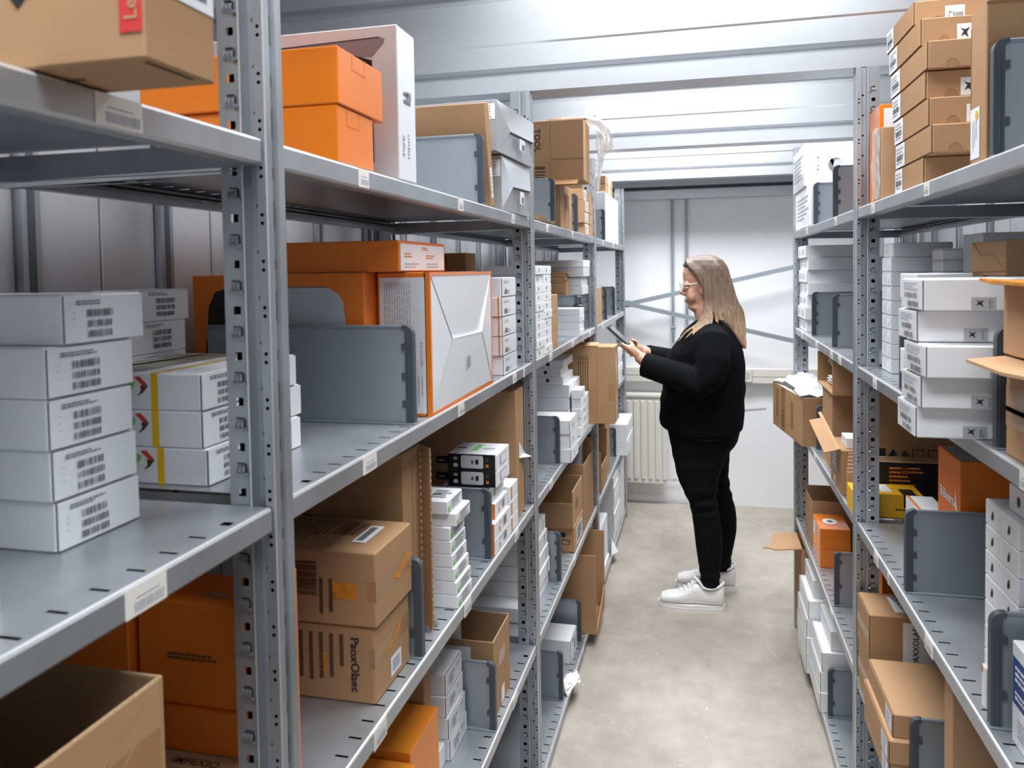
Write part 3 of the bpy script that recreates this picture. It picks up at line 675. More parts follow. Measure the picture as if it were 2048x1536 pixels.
for i, (dx, dy) in enumerate(((-.016, -.006), (-.003, .006), (-.014, 0), (-.012, .0), (-.010, .0), (-.006, .0), (-.002, .0), (0, 0))):
    box(S, 'white_box', 'small white carton with green striped label, %s of eight' % ordn(i, 8), -.457 + dx, 1.404 + dy, 1.497 + dy, .09, LC + (7 - i) * .0264, .0258, WHITE, prints=[('F', gl)] + ([('T', [('ln', (.1, .3), (.7, .5), .004, INK), ('lines', .5, .2, .95, .8, 4, INKG)])] if i == 0 else []), group='small white cartons with green labels')
divider(S, 'steel divider right of the white cartons with green labels', -.461, 1.668, LC, .161, .36)
ob = [('F', [('bar', .55, .25, .75, .8, INKG), ('r', .28, .2, .36, .5, INKO), ('lines', .3, .6, .5, .85, 2, INKL)]), ('N', [('r', 0, 0, 1, 1, INKO)])]
for i in range(3):
    box(S, 'white_box', 'small white and orange carton below the charger cartons, %s of three' % ordn(i, 3), -.459 - (0 if i else .006), 1.686 + (.03 if i == 0 else 0), 1.834, .12, LC + (2 - i) * .0372, .0367, WHITE, prints=ob, group='white and orange cartons')
for i in range(3):
    box(S, 'white_box', 'small white carton behind the white and orange cartons, %s of three' % ordn(i, 3), -.460, 1.842, 1.925, .10, LC + (2 - i) * .0392, .0386, WHITE, prints=[('F', [('r', .1, .1, .25, .9, INKO)])], group='white and orange cartons')
cg = [('N', [('r', .0, .0, .97, 1, BLACKB, 0), ('pl', [(.30, .12), (.70, .12), (.73, .2), (.73, .85), (.70, .92), (.30, .92), (.27, .85), (.27, .2)], WHITE2), ('r', .48, .42, .53, .62, INKG, 2), ('r', .57, .38, .63, .68, INK, 2), ('dot', .16, .3, .05, .13, PAPER), ('dot', .16, .72, .05, .1, GREYL), ('r', .78, .2, .84, .4, INKO, 2), ('r', .78, .55, .84, .8, INKB, 2)]), ('F', [('r', .25, .2, .75, .8, INKL), ('r', .29, .25, .71, .75, WHITE, 2)]), ('T', [('r', .40, .3, .52, .8, GREEN), ('lines', .05, .4, .35, .6, 1, INKG), ('lines', .6, .4, .95, .6, 1, INKL)])]
for i in range(3):
    x = -.459 if i < 2 else -.474
    t = box(S, 'charger_box', 'small black and white charger carton with pictured plug, %s of three' % ordn(i, 3), x, 1.715, 1.835, .118, LC + .1122 + (2 - i) * .0382, .0376, WHITE, prints=cg, group='charger cartons')
    if i < 2:
        k = MB(); k.bbox(-.092, -.0592, -.05, -.046, .010, .028, BLACKB, .001); k.bbox(-.085, -.07, -.0505, -.0455, .016, .020, KRAFT, .0003); k.build('hang_tab', t)
box(S, 'cardboard_box', 'tall brown carton with upright print behind the charger cartons', -.468, 1.948, 1.974, .37, LC + .0002, .336, KRAFT, prints=[('N', [('ln', (.60, 0), (.60, 1), .0015, KRAFTD), ('glyphv', .22, .45, .26, .9, 14, INKB), ('glyphv', .12, .4, .17, .9, 12, INKB), ('r', .78, .42, .88, .7, TAPE)])])
t = box(S, 'cardboard_box', 'tall brown carton against the second post with torn white slip', -.470, 1.982, 2.045, .37, LC + .0002, .336, KRAFT, prints=[('F', [('ln', (.02, .9), (.3, .98), .001, KRAFTD)])])
k = MB(); k.add([(.186, -.03, .20), (.186, .03, .155), (.206, .035, .145), (.186, -.03, .155), (.188, -.03, .20), (.188, .03, .155)], [(0, 3, 1), (1, 3, 2), (4, 1, 5)], PAPER); k.build('paper_slip', t)
# --- second bay, lower shelf
box(S, 'orange_box', 'bright orange carton with grey open end on the lower left shelf', -.52, 1.298, 1.452, .28, LD + .0002, .175, ORANGEY, lid=(ORANGEY, .150), prints=[('N', [('r', .02, .90, .98, .97, GREYB)]), ('F', [('lines', .2, .45, .45, .6, 1, INKO)])])
box(S, 'orange_box', 'orange carton in front of the bright one at the bottom edge', -.506, 1.12, 1.288, .28, LD + .0002, .163, ORANGEY)
box(S, 'cardboard_box', 'upright brown board carton between orange and white cartons', -.552, 1.46, 1.498, .26, LD + .0002, .30, KRAFT, prints=[('N', [('r', .0, .3, .9, .5, TAPE), ('r', .985, 0, 1, 1, KRAFTE)])])
w4 = [('F', [('pl', [(.15, .2), (.55, .2), (.6, .8), (.2, .75)], PAPER, 0), ('lines', .2, .25, .55, .75, 5, INKG), ('lines', .62, .6, .85, .8, 2, INKL)])]
for i, (dx, dy) in enumerate(((-.010, .004), (-.008, 0), (-.003, 0), (0, 0))):
    box(S, 'white_box', 'white carton with grey label left of the low divider, %s of four' % ordn(i, 4), -.530 + dx, 1.548 + dy, 1.668, .13, LD + (3 - i) * .0465, .0458, WHITE, prints=w4, flap=WHITE2, group='white cartons with grey labels')
box(S, 'white_box', 'low white carton in front of the four white cartons', -.538, 1.505, 1.543, .12, LD + .0002, .045, WHITE)
divider(S, 'steel divider with light streaks before the open brown box', -.460, 1.6805, LD, .158, .34)
def small_in(t, hx, hy):
    p = MB(); p.bbox(-.045, .02, -.045, .01, .0045, .185, WHITE, .002); p.build('packed_carton', t)
crate(S, 'cardboard_box', 'open brown box with small white carton inside beside the divider', -.475, 1.716, 1.872, .25, LD + .0002, (.184, .186, .184, .18), inner=KRAFT, extra=small_in,
      prints=[('F', [('ln', (0, .54), (1, .54), .001, KRAFTD), ('ln', (.25, .22), (.8, .40), .0012, KRAFTD), ('ln', (.3, .14), (.6, .24), .0012, KRAFTD)])], labels=[('N', [('r', .30, .70, .78, .92, PAPER), ('lines', .36, .78, .6, .84, 1, INKG)]), ('F', [('r', .42, .02, .62, .24, PAPER)])], tape=[('F', [('r', .3, .55, .7, .75, TAPE)])])
box(S, 'plastic_tray', 'shallow pale plastic tray on a black base by the post', -.52, 1.985, 2.045, .13, LD + .0002, .058, mat('pale_plastic', (.62, .68, .74), .3), lid=(mat('pale_plastic', (.62, .68, .74), .3), .036), cat='tray', prints=[('N', [('r', 0, 0, 1, .36, BLACKB)])])
# --- third bay, top shelf
divider(S, 'steel divider left of the upright printed carton on top shelf', -.459, 2.505, LA, .155, .34, (.45,))
box(S, 'cardboard_box', 'pale brown upright carton beneath the big brown box', -.46, 2.615, 2.850, .12, LA + .0002, .1535, KRAFTL, prints=[('F', [('linesv', .35, .2, .75, .8, 5, INKB), ('pl', [(.3, .98), (.55, .98), (.45, .78), (.36, .8)], PAPER)])])
divider(S, 'divider seen edge on between the upright carton and small stack', -.458, 2.985, LA, .150, .34)
for i in range(4):
    box(S, 'cardboard_box', 'small brown carton with white end label on top shelf, %s of four' % ordn(i, 4), -.456 - (.006 if i == 0 else 0), 3.15 - .01 * (i == 2), 3.40, .13, LA + (3 - i) * .0466, .0460, KRAFT, labels=[('F', [('r', .05, .06, .42, .94, PAPER), ('lines', .1, .15, .36, .8, 4, INKL)])], group='small brown cartons with white labels')
t = box(S, 'cardboard_box', 'big brown box with upright bold print overhanging the top shelf', -.377, 2.60, 2.745, .235, LA + .1560, .205, KRAFT,
    prints=[('N', [('txt', 'TOOL', .335, .68, .10, -90, INK), ('r', .29, .05, .44, .07, INK), ('r', .29, .10, .44, .12, INK), ('r', .29, .15, .44, .17, INK), ('r', .29, .2, .44, .25, INKB), ('ln', (.52, 0), (.52, 1), .0012, KRAFTD), ('r', .54, .34, 1, .37, KRAFTD)]), ('F', [('r', .45, .3, .55, 1, KRAFTL)])])
k = MB(); k.M = Matrix.Translation((.02, -.06, .2055)) @ Matrix.Rotation(math.radians(8), 4, 'X'); k.bbox(-.03, .10, 0, .07, 0, .004, KRAFTD, .0006); k.build('top_flap', t)
k = MB(); k.M = Matrix.Translation((.05, -.0735, .0045)) @ Matrix.Rotation(math.radians(24), 4, 'X'); k.bbox(-.045, .05, -.05, 0, -.004, 0, KRAFTD, .0006); k.build('bottom_flap', t)
def film(name, label, pts, ma, seed, parent=None, sub=3, amp=.006, group=None, cat='plastic film'):
    """crumpled sheet through a grid of control points"""
    rnd = random.Random(seed); nr, nc = len(pts), len(pts[0]); g = []
    R, C2 = (nr - 1) * sub + 1, (nc - 1) * sub + 1
    for i in range(R):
        for j in range(C2):
            a, b = min(i // sub, nr - 2), min(j // sub, nc - 2); u, v = i / sub - a, j / sub - b
            p = (Vector(pts[a][b]) * (1 - u) * (1 - v) + Vector(pts[a + 1][b]) * u * (1 - v) + Vector(pts[a][b + 1]) * (1 - u) * v + Vector(pts[a + 1][b + 1]) * u * v)
            g.append(p + Vector((rnd.uniform(-amp, amp), rnd.uniform(-amp, amp), rnd.uniform(-amp, amp))))
    mb = MB(); mb.add(g, [(i * C2 + j, (i + 1) * C2 + j, (i + 1) * C2 + j + 1, i * C2 + j + 1) for i in range(R - 1) for j in range(C2 - 1)], ma)
    o = mb.build(name, parent)
    if not parent: tag(o, label, cat, group)
    return o
film('plastic_bag', 'clear crumpled plastic bag hanging from the big brown box', [[(-.49, 2.67, 2.053), (-.44, 2.655, 2.056), (-.39, 2.655, 2.054), (-.352, 2.655, 2.05)], [(-.46, 2.72, 2.055), (-.40, 2.715, 2.062), (-.342, 2.70, 2.052), (-.300, 2.68, 2.012)], [(-.356, 2.77, 2.035), (-.340, 2.76, 2.015), (-.315, 2.73, 1.985), (-.288, 2.70, 1.945)], [(-.358, 2.79, 1.92), (-.350, 2.78, 1.91), (-.340, 2.77, 1.915), (-.330, 2.76, 1.925)], [(-.362, 2.80, 1.81), (-.355, 2.79, 1.81), (-.350, 2.78, 1.81), (-.345, 2.77, 1.82)]], mat('crumpled_polythene', (.90, .92, .94), .2, alpha=.62), 4, sub=4, amp=.006)
film('cardboard_scrap', 'curled brown cardboard scrap lying along the top shelf edge', [[(-.452, 2.17, LA + .022), (-.452, 2.26, LA + .012), (-.452, 2.36, LA + .006), (-.452, 2.46, LA + .014)], [(-.456, 2.17, LA + .003), (-.456, 2.26, LA + .002), (-.456, 2.36, LA + .002), (-.456, 2.46, LA + .002)], [(-.50, 2.18, LA + .006), (-.50, 2.26, LA + .003), (-.50, 2.36, LA + .003), (-.50, 2.46, LA + .006)]], KRAFTL, 2, sub=2, amp=.0008, cat='cardboard')
# third bay, middle shelf
dm = [('F', [('dot', .32, .5, .035, .22, INK), ('ln', (.70, .25), (.70, .75), .001, INKL)])]
for i in range(10):
    for j in range(2):
        box(S, 'white_box', 'small white dotted carton in the %s column by second post, %s of ten' % (('near', 'far')[j], ordn(i, 10)), -.456 + (.002 if (i * 3 + j) % 4 == 0 else 0) - (.003 if i == 1 else 0), 2.168 + j * .1185, 2.284 + j * .1185, .15, LB + (9 - i) * .0268, .0263, WHITE, prints=dm, group='small white dotted cartons')
for i in range(3):
    box(S, 'cardboard_box', 'narrow brown carton right of the white dotted cartons, %s of three' % ordn(i, 3), -.456, 2.409, 2.512, .10, LB + (2 - i) * .0588, .0582, KRAFTL, prints=[('F', [('ln', (.5, .1), (.5, .6), .001, INKB)])], group='narrow brown cartons')
for i in range(4):
    box(S, 'white_box', 'flat white carton right of the narrow brown cartons, %s of four' % ordn(i, 4), -.447 - (.002 if i == 2 else 0), 2.935, 3.045, .27, LB + (3 - i) * .0267, .0262, WHITE, prints=[('F', [('dot', .3, .5, .08, .25, INKL)] if i == 1 else [('r', .8, .3, .82, .5, INKL)])], group='flat white cartons')
divider(S, 'steel divider behind the flat white cartons on the middle shelf', -.474, 3.085, LB, .154, .30)
box(S, 'cardboard_box', 'brown carton under loose brown envelopes behind the divider', -.527, 3.10, 3.19, .14, LB + .0002, .202, KRAFT)
for i in range(4):
    box(S, 'cardboard_box', 'thin brown mailer lying on the brown carton, %s of four' % ordn(i, 4), -.530 + (.008, -.002, -.004, -.012)[i], 3.105, 3.19, .075, LB + .2028 + (3 - i) * .0118, .0112, KRAFTL, yaw=(4, -3, 3, -4)[i], group='thin brown mailers')
box(S, 'black_box', 'dark carton behind the thin brown mailers', -.622, 3.10, 3.19, .05, LB + .2028, .046, BLACKB)
for i in range(6):
    box(S, 'grey_box', 'dark grey flat carton in the back stack by the third post, %s of six' % ordn(i, 6), -.478 - (.004, 0, .006, .002, .005, 0)[i], 3.215, 3.395, .14, LB + (5 - i) * .0374, .0368, GREYB if i < 2 else DIVE, group='grey flat cartons at the back', prints=[('N', [('r', 0, .8, 1, .95, GREYB)])] if i > 1 else [])
box(S, 'white_box', 'wide pale carton lying on the grey flat cartons', -.472, 3.21, 3.40, .30, LB + .2252, .07, GREYB, lid=(WHITE, .03), prints=[('N', [('lines', .35, .82, .65, .92, 1, INKL)])])
box(S, 'cardboard_box', 'small brown carton between divider and third post', -.49, 3.35, 3.40, .0, LB, .0, KRAFT) if False else None
# third bay, third shelf
divider(S, 'steel divider before the pile of white cartons on third shelf', -.462, 2.552, LC, .161, .34)
for i in range(3):
    box(S, 'white_box', 'large white carton right of the third shelf divider, %s of three' % ordn(i, 3), -.432 + (.003 if i == 2 else 0), 2.565 + (.006 if i == 1 else 0), 2.722, .30, LC + (2 - i) * .0482, .0476, WHITE, prints=[('F', [('lines', .3, .3, .6, .7, 3, INKL)])], flap=WHITE2, group='large white cartons')
for i in range(4):
    box(S, 'white_box', 'white carton in the tall pile behind the large ones, %s of four' % ordn(i, 4), (-.498, -.502, -.500, -.500)[i], 2.97, 3.24, .22, LC + (3 - i) * .0512, .0506, WHITE, group='white cartons in the pile')
for i in range(3):
    box(S, 'white_box', 'small white carton with black dot atop the pile, %s of three' % ordn(i, 3), (-.520, -.530, -.522)[i], 2.968, (3.20, 3.14, 3.21)[i], .16, LC + .2052 + (2 - i) * .0315, .031, WHITE, prints=[('N', [('dot', .62, .5, .045, .24, INK)])], group='small white cartons with black dots')
for i in range(5):
    box(S, 'white_box', 'small white carton at the shelf edge left of the brown box, %s of five' % ordn(i, 5), -.455, 2.99 + .004 * (i % 2), 3.20 - (.10 if i == 0 else 0), .038, LC + (4 - i) * .0366, .036, WHITE, prints=[('F', [('barv', .15, .2, .3, .8, INKG)] if i == 0 else [('lines', .3, .3, .6, .7, 2, INKL)])], group='small white cartons at the shelf edge')
t = box(S, 'cardboard_box', 'large brown carton jutting into the aisle near the tablet', -.352, 3.253, 3.40, .27, LC + .0002, .326, KRAFT, prints=[('N', [('linesv', .42, .28, .60, .88, 5, INKB), ('ln', (.72, 0), (.72, 1), .001, KRAFTD)])], tape=[('N', [('r', .9, .3, 1, .52, TAPE)]), ('F', [('r', .35, 0, .65, 1, TAPE)])])
k = MB(); k.M = Matrix.Translation((-.135, -.0735, .3265)) @ Matrix.Rotation(math.radians(10), 4, 'X'); k.bbox(0, .20, 0, .06, 0, .004, KRAFTL, .0006); k.build('top_flap', t)
# third bay, lower shelf
divider(S, 'steel divider with notched shadows left of the open brown carton', -.463, 2.552, LD, .168, .34, (.2, .47, .78))
box(S, 'white_box', 'wide white carton at the bottom, seen under the third shelf', -.505, 2.215, 2.538, .33, LD + .0002, .043, WHITE, group='white cartons behind the second post')
for i in range(4):
    box(S, 'white_box', 'white carton above the wide white one behind the second post, %s of four' % ordn(i, 4), -.503 + (-.01, -.004, 0, .004)[i], 2.295 - (.0, .0, .004, .006)[i], 2.538, .30, LD + .0438 + (3 - i) * .0475, .0468, WHITE, group='white cartons behind the second post', prints=[('F', [('r', .8, .1, .84, .9, INKL)])])
box(S, 'cardboard_box', 'brown carton with black care symbols below the open box', -.461, 2.822, 3.045, .21, LD + .0002, .096, KRAFTL, prints=[('N', [('dot', .80, .68, .05, .11, INK), ('pl', [(.68, .6), (.72, .8), (.76, .6)], INK), ('r', .76, .3, .92, .5, INKB), ('r', .78, .33, .90, .47, KRAFTL, 2), ('pl', [(.7, .1), (.78, .1), (.76, .22), (.72, .22)], INK), ('ln', (.55, .2), (.55, .9), .001, INKB)])], labels=[('F', [('r', .22, .12, .85, .86, PAPER), ('r', .28, .2, .8, .8, GREYL, 1), ('lines', .32, .25, .75, .75, 4, PAPER)])])
crate(S, 'cardboard_box', 'open brown box standing on the carton with care symbols', -.463, 2.80, 3.045, .23, LD + .0970, (.092, .135, .135, .12), inner=KRAFT, prints=[('F', [('lines', .3, .35, .6, .65, 4, INKB)]), ('N', [('lines', .2, .8, .5, .9, 1, INKB)])])
crate(S, 'cardboard_box', 'second open brown box with white label behind the first', -.463, 3.08, 3.37, .27, LD + .0002, (.265, .315, .262, .30), inner=KRAFT, labels=[('N', [('r', .30, .72, .64, .88, PAPER), ('bar', .4, .75, .55, .85, INKG)])])
box(S, 'white_box', 'small pale carton with black cap in the second open box', -.50, 3.22, 3.33, .10, LD + .0045, .385, GREYB, lid=(WHITE, .05), prints=[('N', [('r', .2, .90, .8, .96, INK)])])
# third bay, bottom shelf
divider(S, 'divider nearest the second post on the bottom shelf', -.466, 2.578, LE, .168, .34, (.5,))
film('white_cloth', 'crumpled white paper on the bottom shelf behind the near divider', [[(-.50, 2.62, LE + .01), (-.47, 2.66, LE + .05), (-.455, 2.72, LE + .02), (-.46, 2.78, LE + .004)], [(-.475, 2.61, LE + .055), (-.452, 2.65, LE + .02), (-.44, 2.70, LE + .045), (-.452, 2.76, LE + .015)], [(-.458, 2.60, LE + .003), (-.43, 2.64, LE + .03), (-.42, 2.68, LE + .008), (-.44, 2.74, LE + .003)]], mat('white_tissue', (.86, .87, .88), .8), 9, sub=4, amp=.006, cat='paper')
box(S, 'white_box', 'white carton with side print between the two bottom shelf dividers', -.482, 2.820, 2.960, .26, LE + .0002, .087, WHITE, prints=[('F', [('r', .2, .82, .42, .9, INKB), ('pl', [(.5, .35), (.7, .3), (.7, .75), (.5, .8)], GREYL), ('lines', .55, .3, .9, .6, 3, INKL)])], flap=WHITE2)
divider(S, 'divider between white carton and brown box on the bottom shelf', -.467, 3.005, LE, .166, .34, ())
def lowflap(t, hx, hy):
    p = MB(); p.add([(hx, -hy + .004, .004), (hx, hy - .004, .004), (hx, hy - .004, .10), (hx - .004, -hy + .004, .004), (hx - .004, hy - .004, .004), (hx - .004, hy - .004, .10)], [(0, 1, 2), (5, 4, 3), (0, 3, 4, 1), (1, 4, 5, 2), (0, 2, 5, 3)], KRAFTL); p.build('side_flap', t)
crate(S, 'cardboard_box', 'tall open brown box jutting from the bottom shelf', -.415, 3.075, 3.345, .33, LE + .0002, (.322, .338, 0, .30), extra=lowflap)
box(S, 'cardboard_box', 'crumpled brown carton peeking over the tall open box', -.475, 3.355, 3.40, .05, LE + .0002, .372, KRAFTL)
# --- fourth bay
divider(S, 'divider left of the white carton at the far end of the top shelf', -.458, 3.862, LA, .155, .34)
box(S, 'white_box', 'white carton at the far left end of the top shelf', -.459, 3.90, 4.53, .30, LA + .0002, .245, WHITE)
for i in range(2):
    box(S, 'cardboard_box', 'brown carton with white end on the far white carton, %s of two' % ('upper' if i == 0 else 'lower'), -.46, 3.92, 4.24, .22, LA + .246 + (1 - i) * .041, .0405, KRAFT, labels=[('F', [('r', .4, .05, .65, .95, PAPER)])], group='brown cartons on the far white carton')
for i in range(4):
    box(S, 'cardboard_box', 'small brown carton right of the third post, %s of four' % ordn(i, 4), -.458, 3.52, 3.70, .10, LB + (3 - i) * .043, .0424, KRAFTL, group='small brown cartons right of the third post')
divider(S, 'near one of two dividers at the far left middle shelf', -.46, 3.93, LB, .160, .34)
divider(S, 'far one of two dividers at the far left middle shelf', -.46, 4.32, LB, .160, .30)
for i in range(4):
    box(S, 'white_box', 'white carton behind the jutting brown carton, %s of four' % ordn(i, 4), -.46 - (.004 if i % 2 else 0), 4.36, 4.72, .20, LC + (3 - i) * .046, .0454, WHITE, group='white cartons by the radiator, third shelf')
for i in range(4):
    box(S, 'white_box', 'white carton jutting toward the radiator, %s of four' % ordn(i, 4), -.405 - (.003 if i % 2 else 0), 4.372, 4.72, .25, LD + (3 - i) * .0445, .044, WHITE, group='white cartons by the radiator, lower shelf')
divider(S, 'divider left of the white cartons near the radiator', -.466, 4.345, LD, .163, .32)
crate(S, 'cardboard_box', 'torn open brown box right of the third post', -.46, 3.62, 3.86, .22, LD + .0002, (.19, .26, .12, .26))
box(S, 'cardboard_box', 'tall brown carton behind the torn brown box', -.474, 3.90, 4.10, .22, LD + .0002, .33, KRAFT)
for i in range(5):
    box(S, 'white_box', 'white carton on the bottom shelf just right of the third post, %s of five' % ordn(i, 5), -.462 + .008 * (i == 4), 3.53, 3.86, .25, LE + .0002 + (4 - i) * .051, .0503, WHITE, group='white cartons on the bottom shelf, far left')
for i in range(7):
    box(S, 'white_box', 'white carton in the middle far stack on the bottom shelf, %s of seven' % ordn(i, 7), -.461 - (.004 if i % 3 == 0 else 0), 4.18, 4.50, .26, LE + .0002 + (6 - i) * .049, .0484, WHITE, group='white cartons on the bottom shelf, far left')
divider(S, 'divider before the middle far stack on the bottom shelf', -.474, 3.945, LE, .165, .30)
for i in range(4):
    box(S, 'white_box', 'white carton at the very end of the bottom shelf, %s of four' % ordn(i, 4), -.462, 4.53, 4.755, .22, LE + .0002 + (3 - i) * .085, .0844, WHITE, group='white cartons on the bottom shelf, far left')
k = MB(); k.add([(-.454, 3.95, .056), (-.425, 4.02, .0545), (-.45, 4.10, .0545), (-.459, 4.02, .12)], [(0, 1, 3), (1, 2, 3), (0, 2, 1), (0, 3, 2)], WHITE); tag(k.build('paper_scrap'), 'white paper scrap sticking out at the far bottom shelf', 'paper')
for a in ((0, 'A', .539, .052), (0, 'B', .551, .050), (1, 'A', 1.006), (1, 'A', 1.456), (1, 'A', 1.895), (1, 'B', 1.005, .046), (1, 'B', 1.435, .04), (1, 'B', 1.884, .04), (1, 'B', 1.99, .018), (1, 'C', 1.02, .046, .028), (1, 'C', 1.454, .046, .028), (1, 'C', 1.88, .044, .027), (1, 'D', 1.835, .046, .026), (2, 'A', 2.341), (2, 'A', 2.819), (2, 'B', 2.368, .05), (2, 'B', 2.798, .05), (2, 'B', 3.249, .05), (2, 'C', 2.347, .05), (2, 'C', 3.244, .05), (2, 'D', 2.78, .05), (2, 'D', 3.226, .05), (2, 'E', 2.95, .04), (3, 'A', 3.75), (3, 'A', 4.2), (3, 'B', 3.7, .05), (3, 'B', 4.3, .05)):
    lab(1, a[0], a[1], *a[2:])

# ================================================================== RIGHT RACK
S = -1
# --- near bay, top shelf
XM = [('pl', [(.30, .72), (.44, .56), (.36, .36), (.50, .46), (.66, .30), (.60, .52), (.74, .70), (.54, .62)], INK)]
ks = ((1.637, 1.854), (1.588, 1.83), (1.545, 1.815), (1.556, 1.803), (1.535, 1.783), (1.516, 1.771), (1.566, 1.775))
kz = (1.9815, 1.9295, 1.877, 1.8255, 1.774, 1.7235, 1.6728)
NOTCH = (.148, .138, .144, .148, .138, .134)
STK = (.192, .216, .24, .205, .218)
for i, (y0, y1) in enumerate(ks):
    nc = NOTCH[i] if i < 6 else 0
    ops = [('dot', nc, .0, .042, .33, KRAFTD, 0, 180), ('dot', nc, .0, .038, .28, mat('kraft_inner', (.33, .19, .095), .8), 0, 180)] if i < 6 else [('ln', (.3, .0), (.6, .0), .001, KRAFTD)]
    lb = [('F', [('r', .02, .03, .30, .97, PAPER), ('lines', .05, .15, .27, .85, 5, INKL), ('bar', .06, .3, .26, .5, INKG)])]
    if i in (0, 1, 3, 4): q = STK[i]; lb.append(('N', [('r', q, .06, q + .125, .70, PAPER)] + ([('pl', [(q + .018, .55), (q + .04, .42), (q + .022, .22), (q + .045, .31), (q + .07, .18), (q + .06, .38), (q + .078, .56), (q + .05, .48)], INK)] if i else [('glyphv', q + .02, .08, q + .05, .5, 3, INKG), ('bar', q + .05, .08, q + .115, .42, INKG)])))
    box(S, 'cardboard_box', 'flat brown carton with thumb notch on the right top shelf, %s of seven' % ordn(i, 7), .40, y0, y1, .27, kz[i] + .0004, .0496 if i else .0450, KRAFT, prints=[('N', ops)], labels=lb, flap=KRAFT, group='flat brown cartons with thumb notch')
box(S, 'orange_box', 'orange and white carton behind the brown stack on right top shelf', .404, 1.955, 2.06, .15, LA + .0002, .224, ORANGE, prints=[('N', [('r', .06, .03, .97, .96, WHITE2)])])
t = box(S, 'cardboard_box', 'small brown carton wrapped in clear film beside the brown stack', .3895, 1.868, 1.942, .09, LA + .0002, .158, KRAFTL)
film('film_wrap', '', [[(-.048, .035, .16), (-.049, .0, .163), (-.048, -.036, .155)], [(-.051, .036, .08), (-.050, .0, .085), (-.049, -.037, .08)], [(-.049, .036, .002), (-.05, 0, .003), (-.047, -.036, .004)]], POLY, 3, t, sub=4, amp=.002)
box(S, 'cardboard_box', 'tall brown carton with white label beside the upper right divider', .391, 1.224, 1.290, .36, LA + .0002, .222, KRAFT, labels=[('F', [('r', .05, .03, .62, .36, PAPER), ('dot', .45, .31, .1, .03, YELLOW), ('linesv', .15, .06, .5, .28, 3, INKL)])], prints=[('N', [('r', 0, .965, 1, .985, KRAFTD)]), ('F', [('r', .02, .0, .06, .9, KRAFTD)])])
divider(S, 'steel divider at the upper right corner of the picture', .391, 1.204, LA, .160, .37, (.3, .78))
# --- near bay, middle shelf
wl = [('F', [('lines', .15, .62, .85, .9, 3, INKL), ('bar', .2, .38, .8, .55, INKG), ('bar', .35, .1, .85, .28, INKG)])]
for i, (y0, y1, x) in enumerate(((1.206, 1.322, .308), (1.236, 1.338, .308), (1.188, 1.304, .308), (1.213, 1.318, .308), (1.232, 1.334, .306))):
    sx = .20 + (.0, -.0, .06, .01, .0)[i]
    box(S, 'white_box', 'white carton with grey bird sticker jutting from the right middle shelf, %s of five' % ordn(i, 5), x, y0, y1, .30, LB + .0002 + (4 - i) * .0466, .0452, WHITE, prints=wl, flap=WHITE2,
        labels=[('N', [('r', sx, .02, sx + .105, .42, GREYL), ('pl', [(sx + .018, .34), (sx + .03, .26), (sx + .018, .16), (sx + .034, .20), (sx + .05, .12), (sx + .044, .25), (sx + .056, .33), (sx + .036, .29)], INK), ('glyphv', sx + .072, .08, sx + .092, .36, 5, INKG)])], group='white cartons with bird stickers')
for i in range(5):
    box(S, 'white_box', 'white carton with small barcode left of the bird sticker stack, %s of five' % ordn(i, 5), .372 + (.0, .006, .012, .0, .004)[i], 1.505, 1.62, .09, LB + .0002 + (4 - i) * .0474, .0466, WHITE, prints=[('F', [('glyphv', .3, .2, .6, .8, 4, INKG)])], group='white cartons behind the bird sticker stack')
for i in range(9):
    box(S, 'grey_box', 'pale grey carton at the back right of the post, %s of nine' % ordn(i, 9), .430 + (.004 if i == 0 else 0), 1.955, 2.05, .125, LB + .0002 + (8 - i) * .0338, .0332, GREYB, prints=[('F', [('r', .05, .1, .45, .9, PAPER), ('r', .5, .1, .95, .9, PAPER), ('ln', (.3, .3), (.3, .7), .002, INKG), ('ln', (.75, .2), (.75, .5), .002, INKG)])], group='pale grey cartons behind the right post')
box(S, 'white_box', 'tall white carton under two small white cartons at the back', .505, 1.85, 1.94, .12, LB + .0002, .236, WHITE)
for i in range(2):
    box(S, 'white_box', 'small white carton in front of the grey cartons, %s of two' % ('upper' if i == 0 else 'lower'), .509, 1.852, 1.93, .11, LB + .2368 + (1 - i) * .0252, .0247, WHITE, lid=(WHITE, .002), prints=[('N', [('r', .42, 0, 1, 1, GREYB)] if i == 0 else [('r', .38, 0, 1, 1, GREYB)])], group='small white cartons before the grey ones')
box(S, 'white_box', 'hidden white carton carrying the brown folded carton', .478, 1.40, 1.49, .22, LB + .0002, .231, WHITE)
t = box(S, 'cardboard_box', 'brown carton with folded envelope end above the white stack', .476, 1.40, 1.56, .22, LB + .2318, .0585, KRAFT, prints=[('F', [('ln', (.98, .15), (.72, .60), .0018, KRAFTD), ('ln', (.72, .60), (.35, .60), .0014, KRAFTD), ('ln', (.35, .55), (.04, .98), .0018, KRAFTD), ('ln', (1, .14), (.1, .10), .001, KRAFTD)])])
box(S, 'grey_box', 'large grey carton at the back behind the folded brown carton', .545, 1.72, 1.84, .20, LB + .0002, .314, GREYB)
divider(S, 'dark divider seen edge on left of the bird sticker stack', .391, 1.704, LB, .163, .36)
divider(S, 'thick edged divider between the bird sticker stack and open carton', .389, 1.178, LB, .166, .36, (.2, .85))
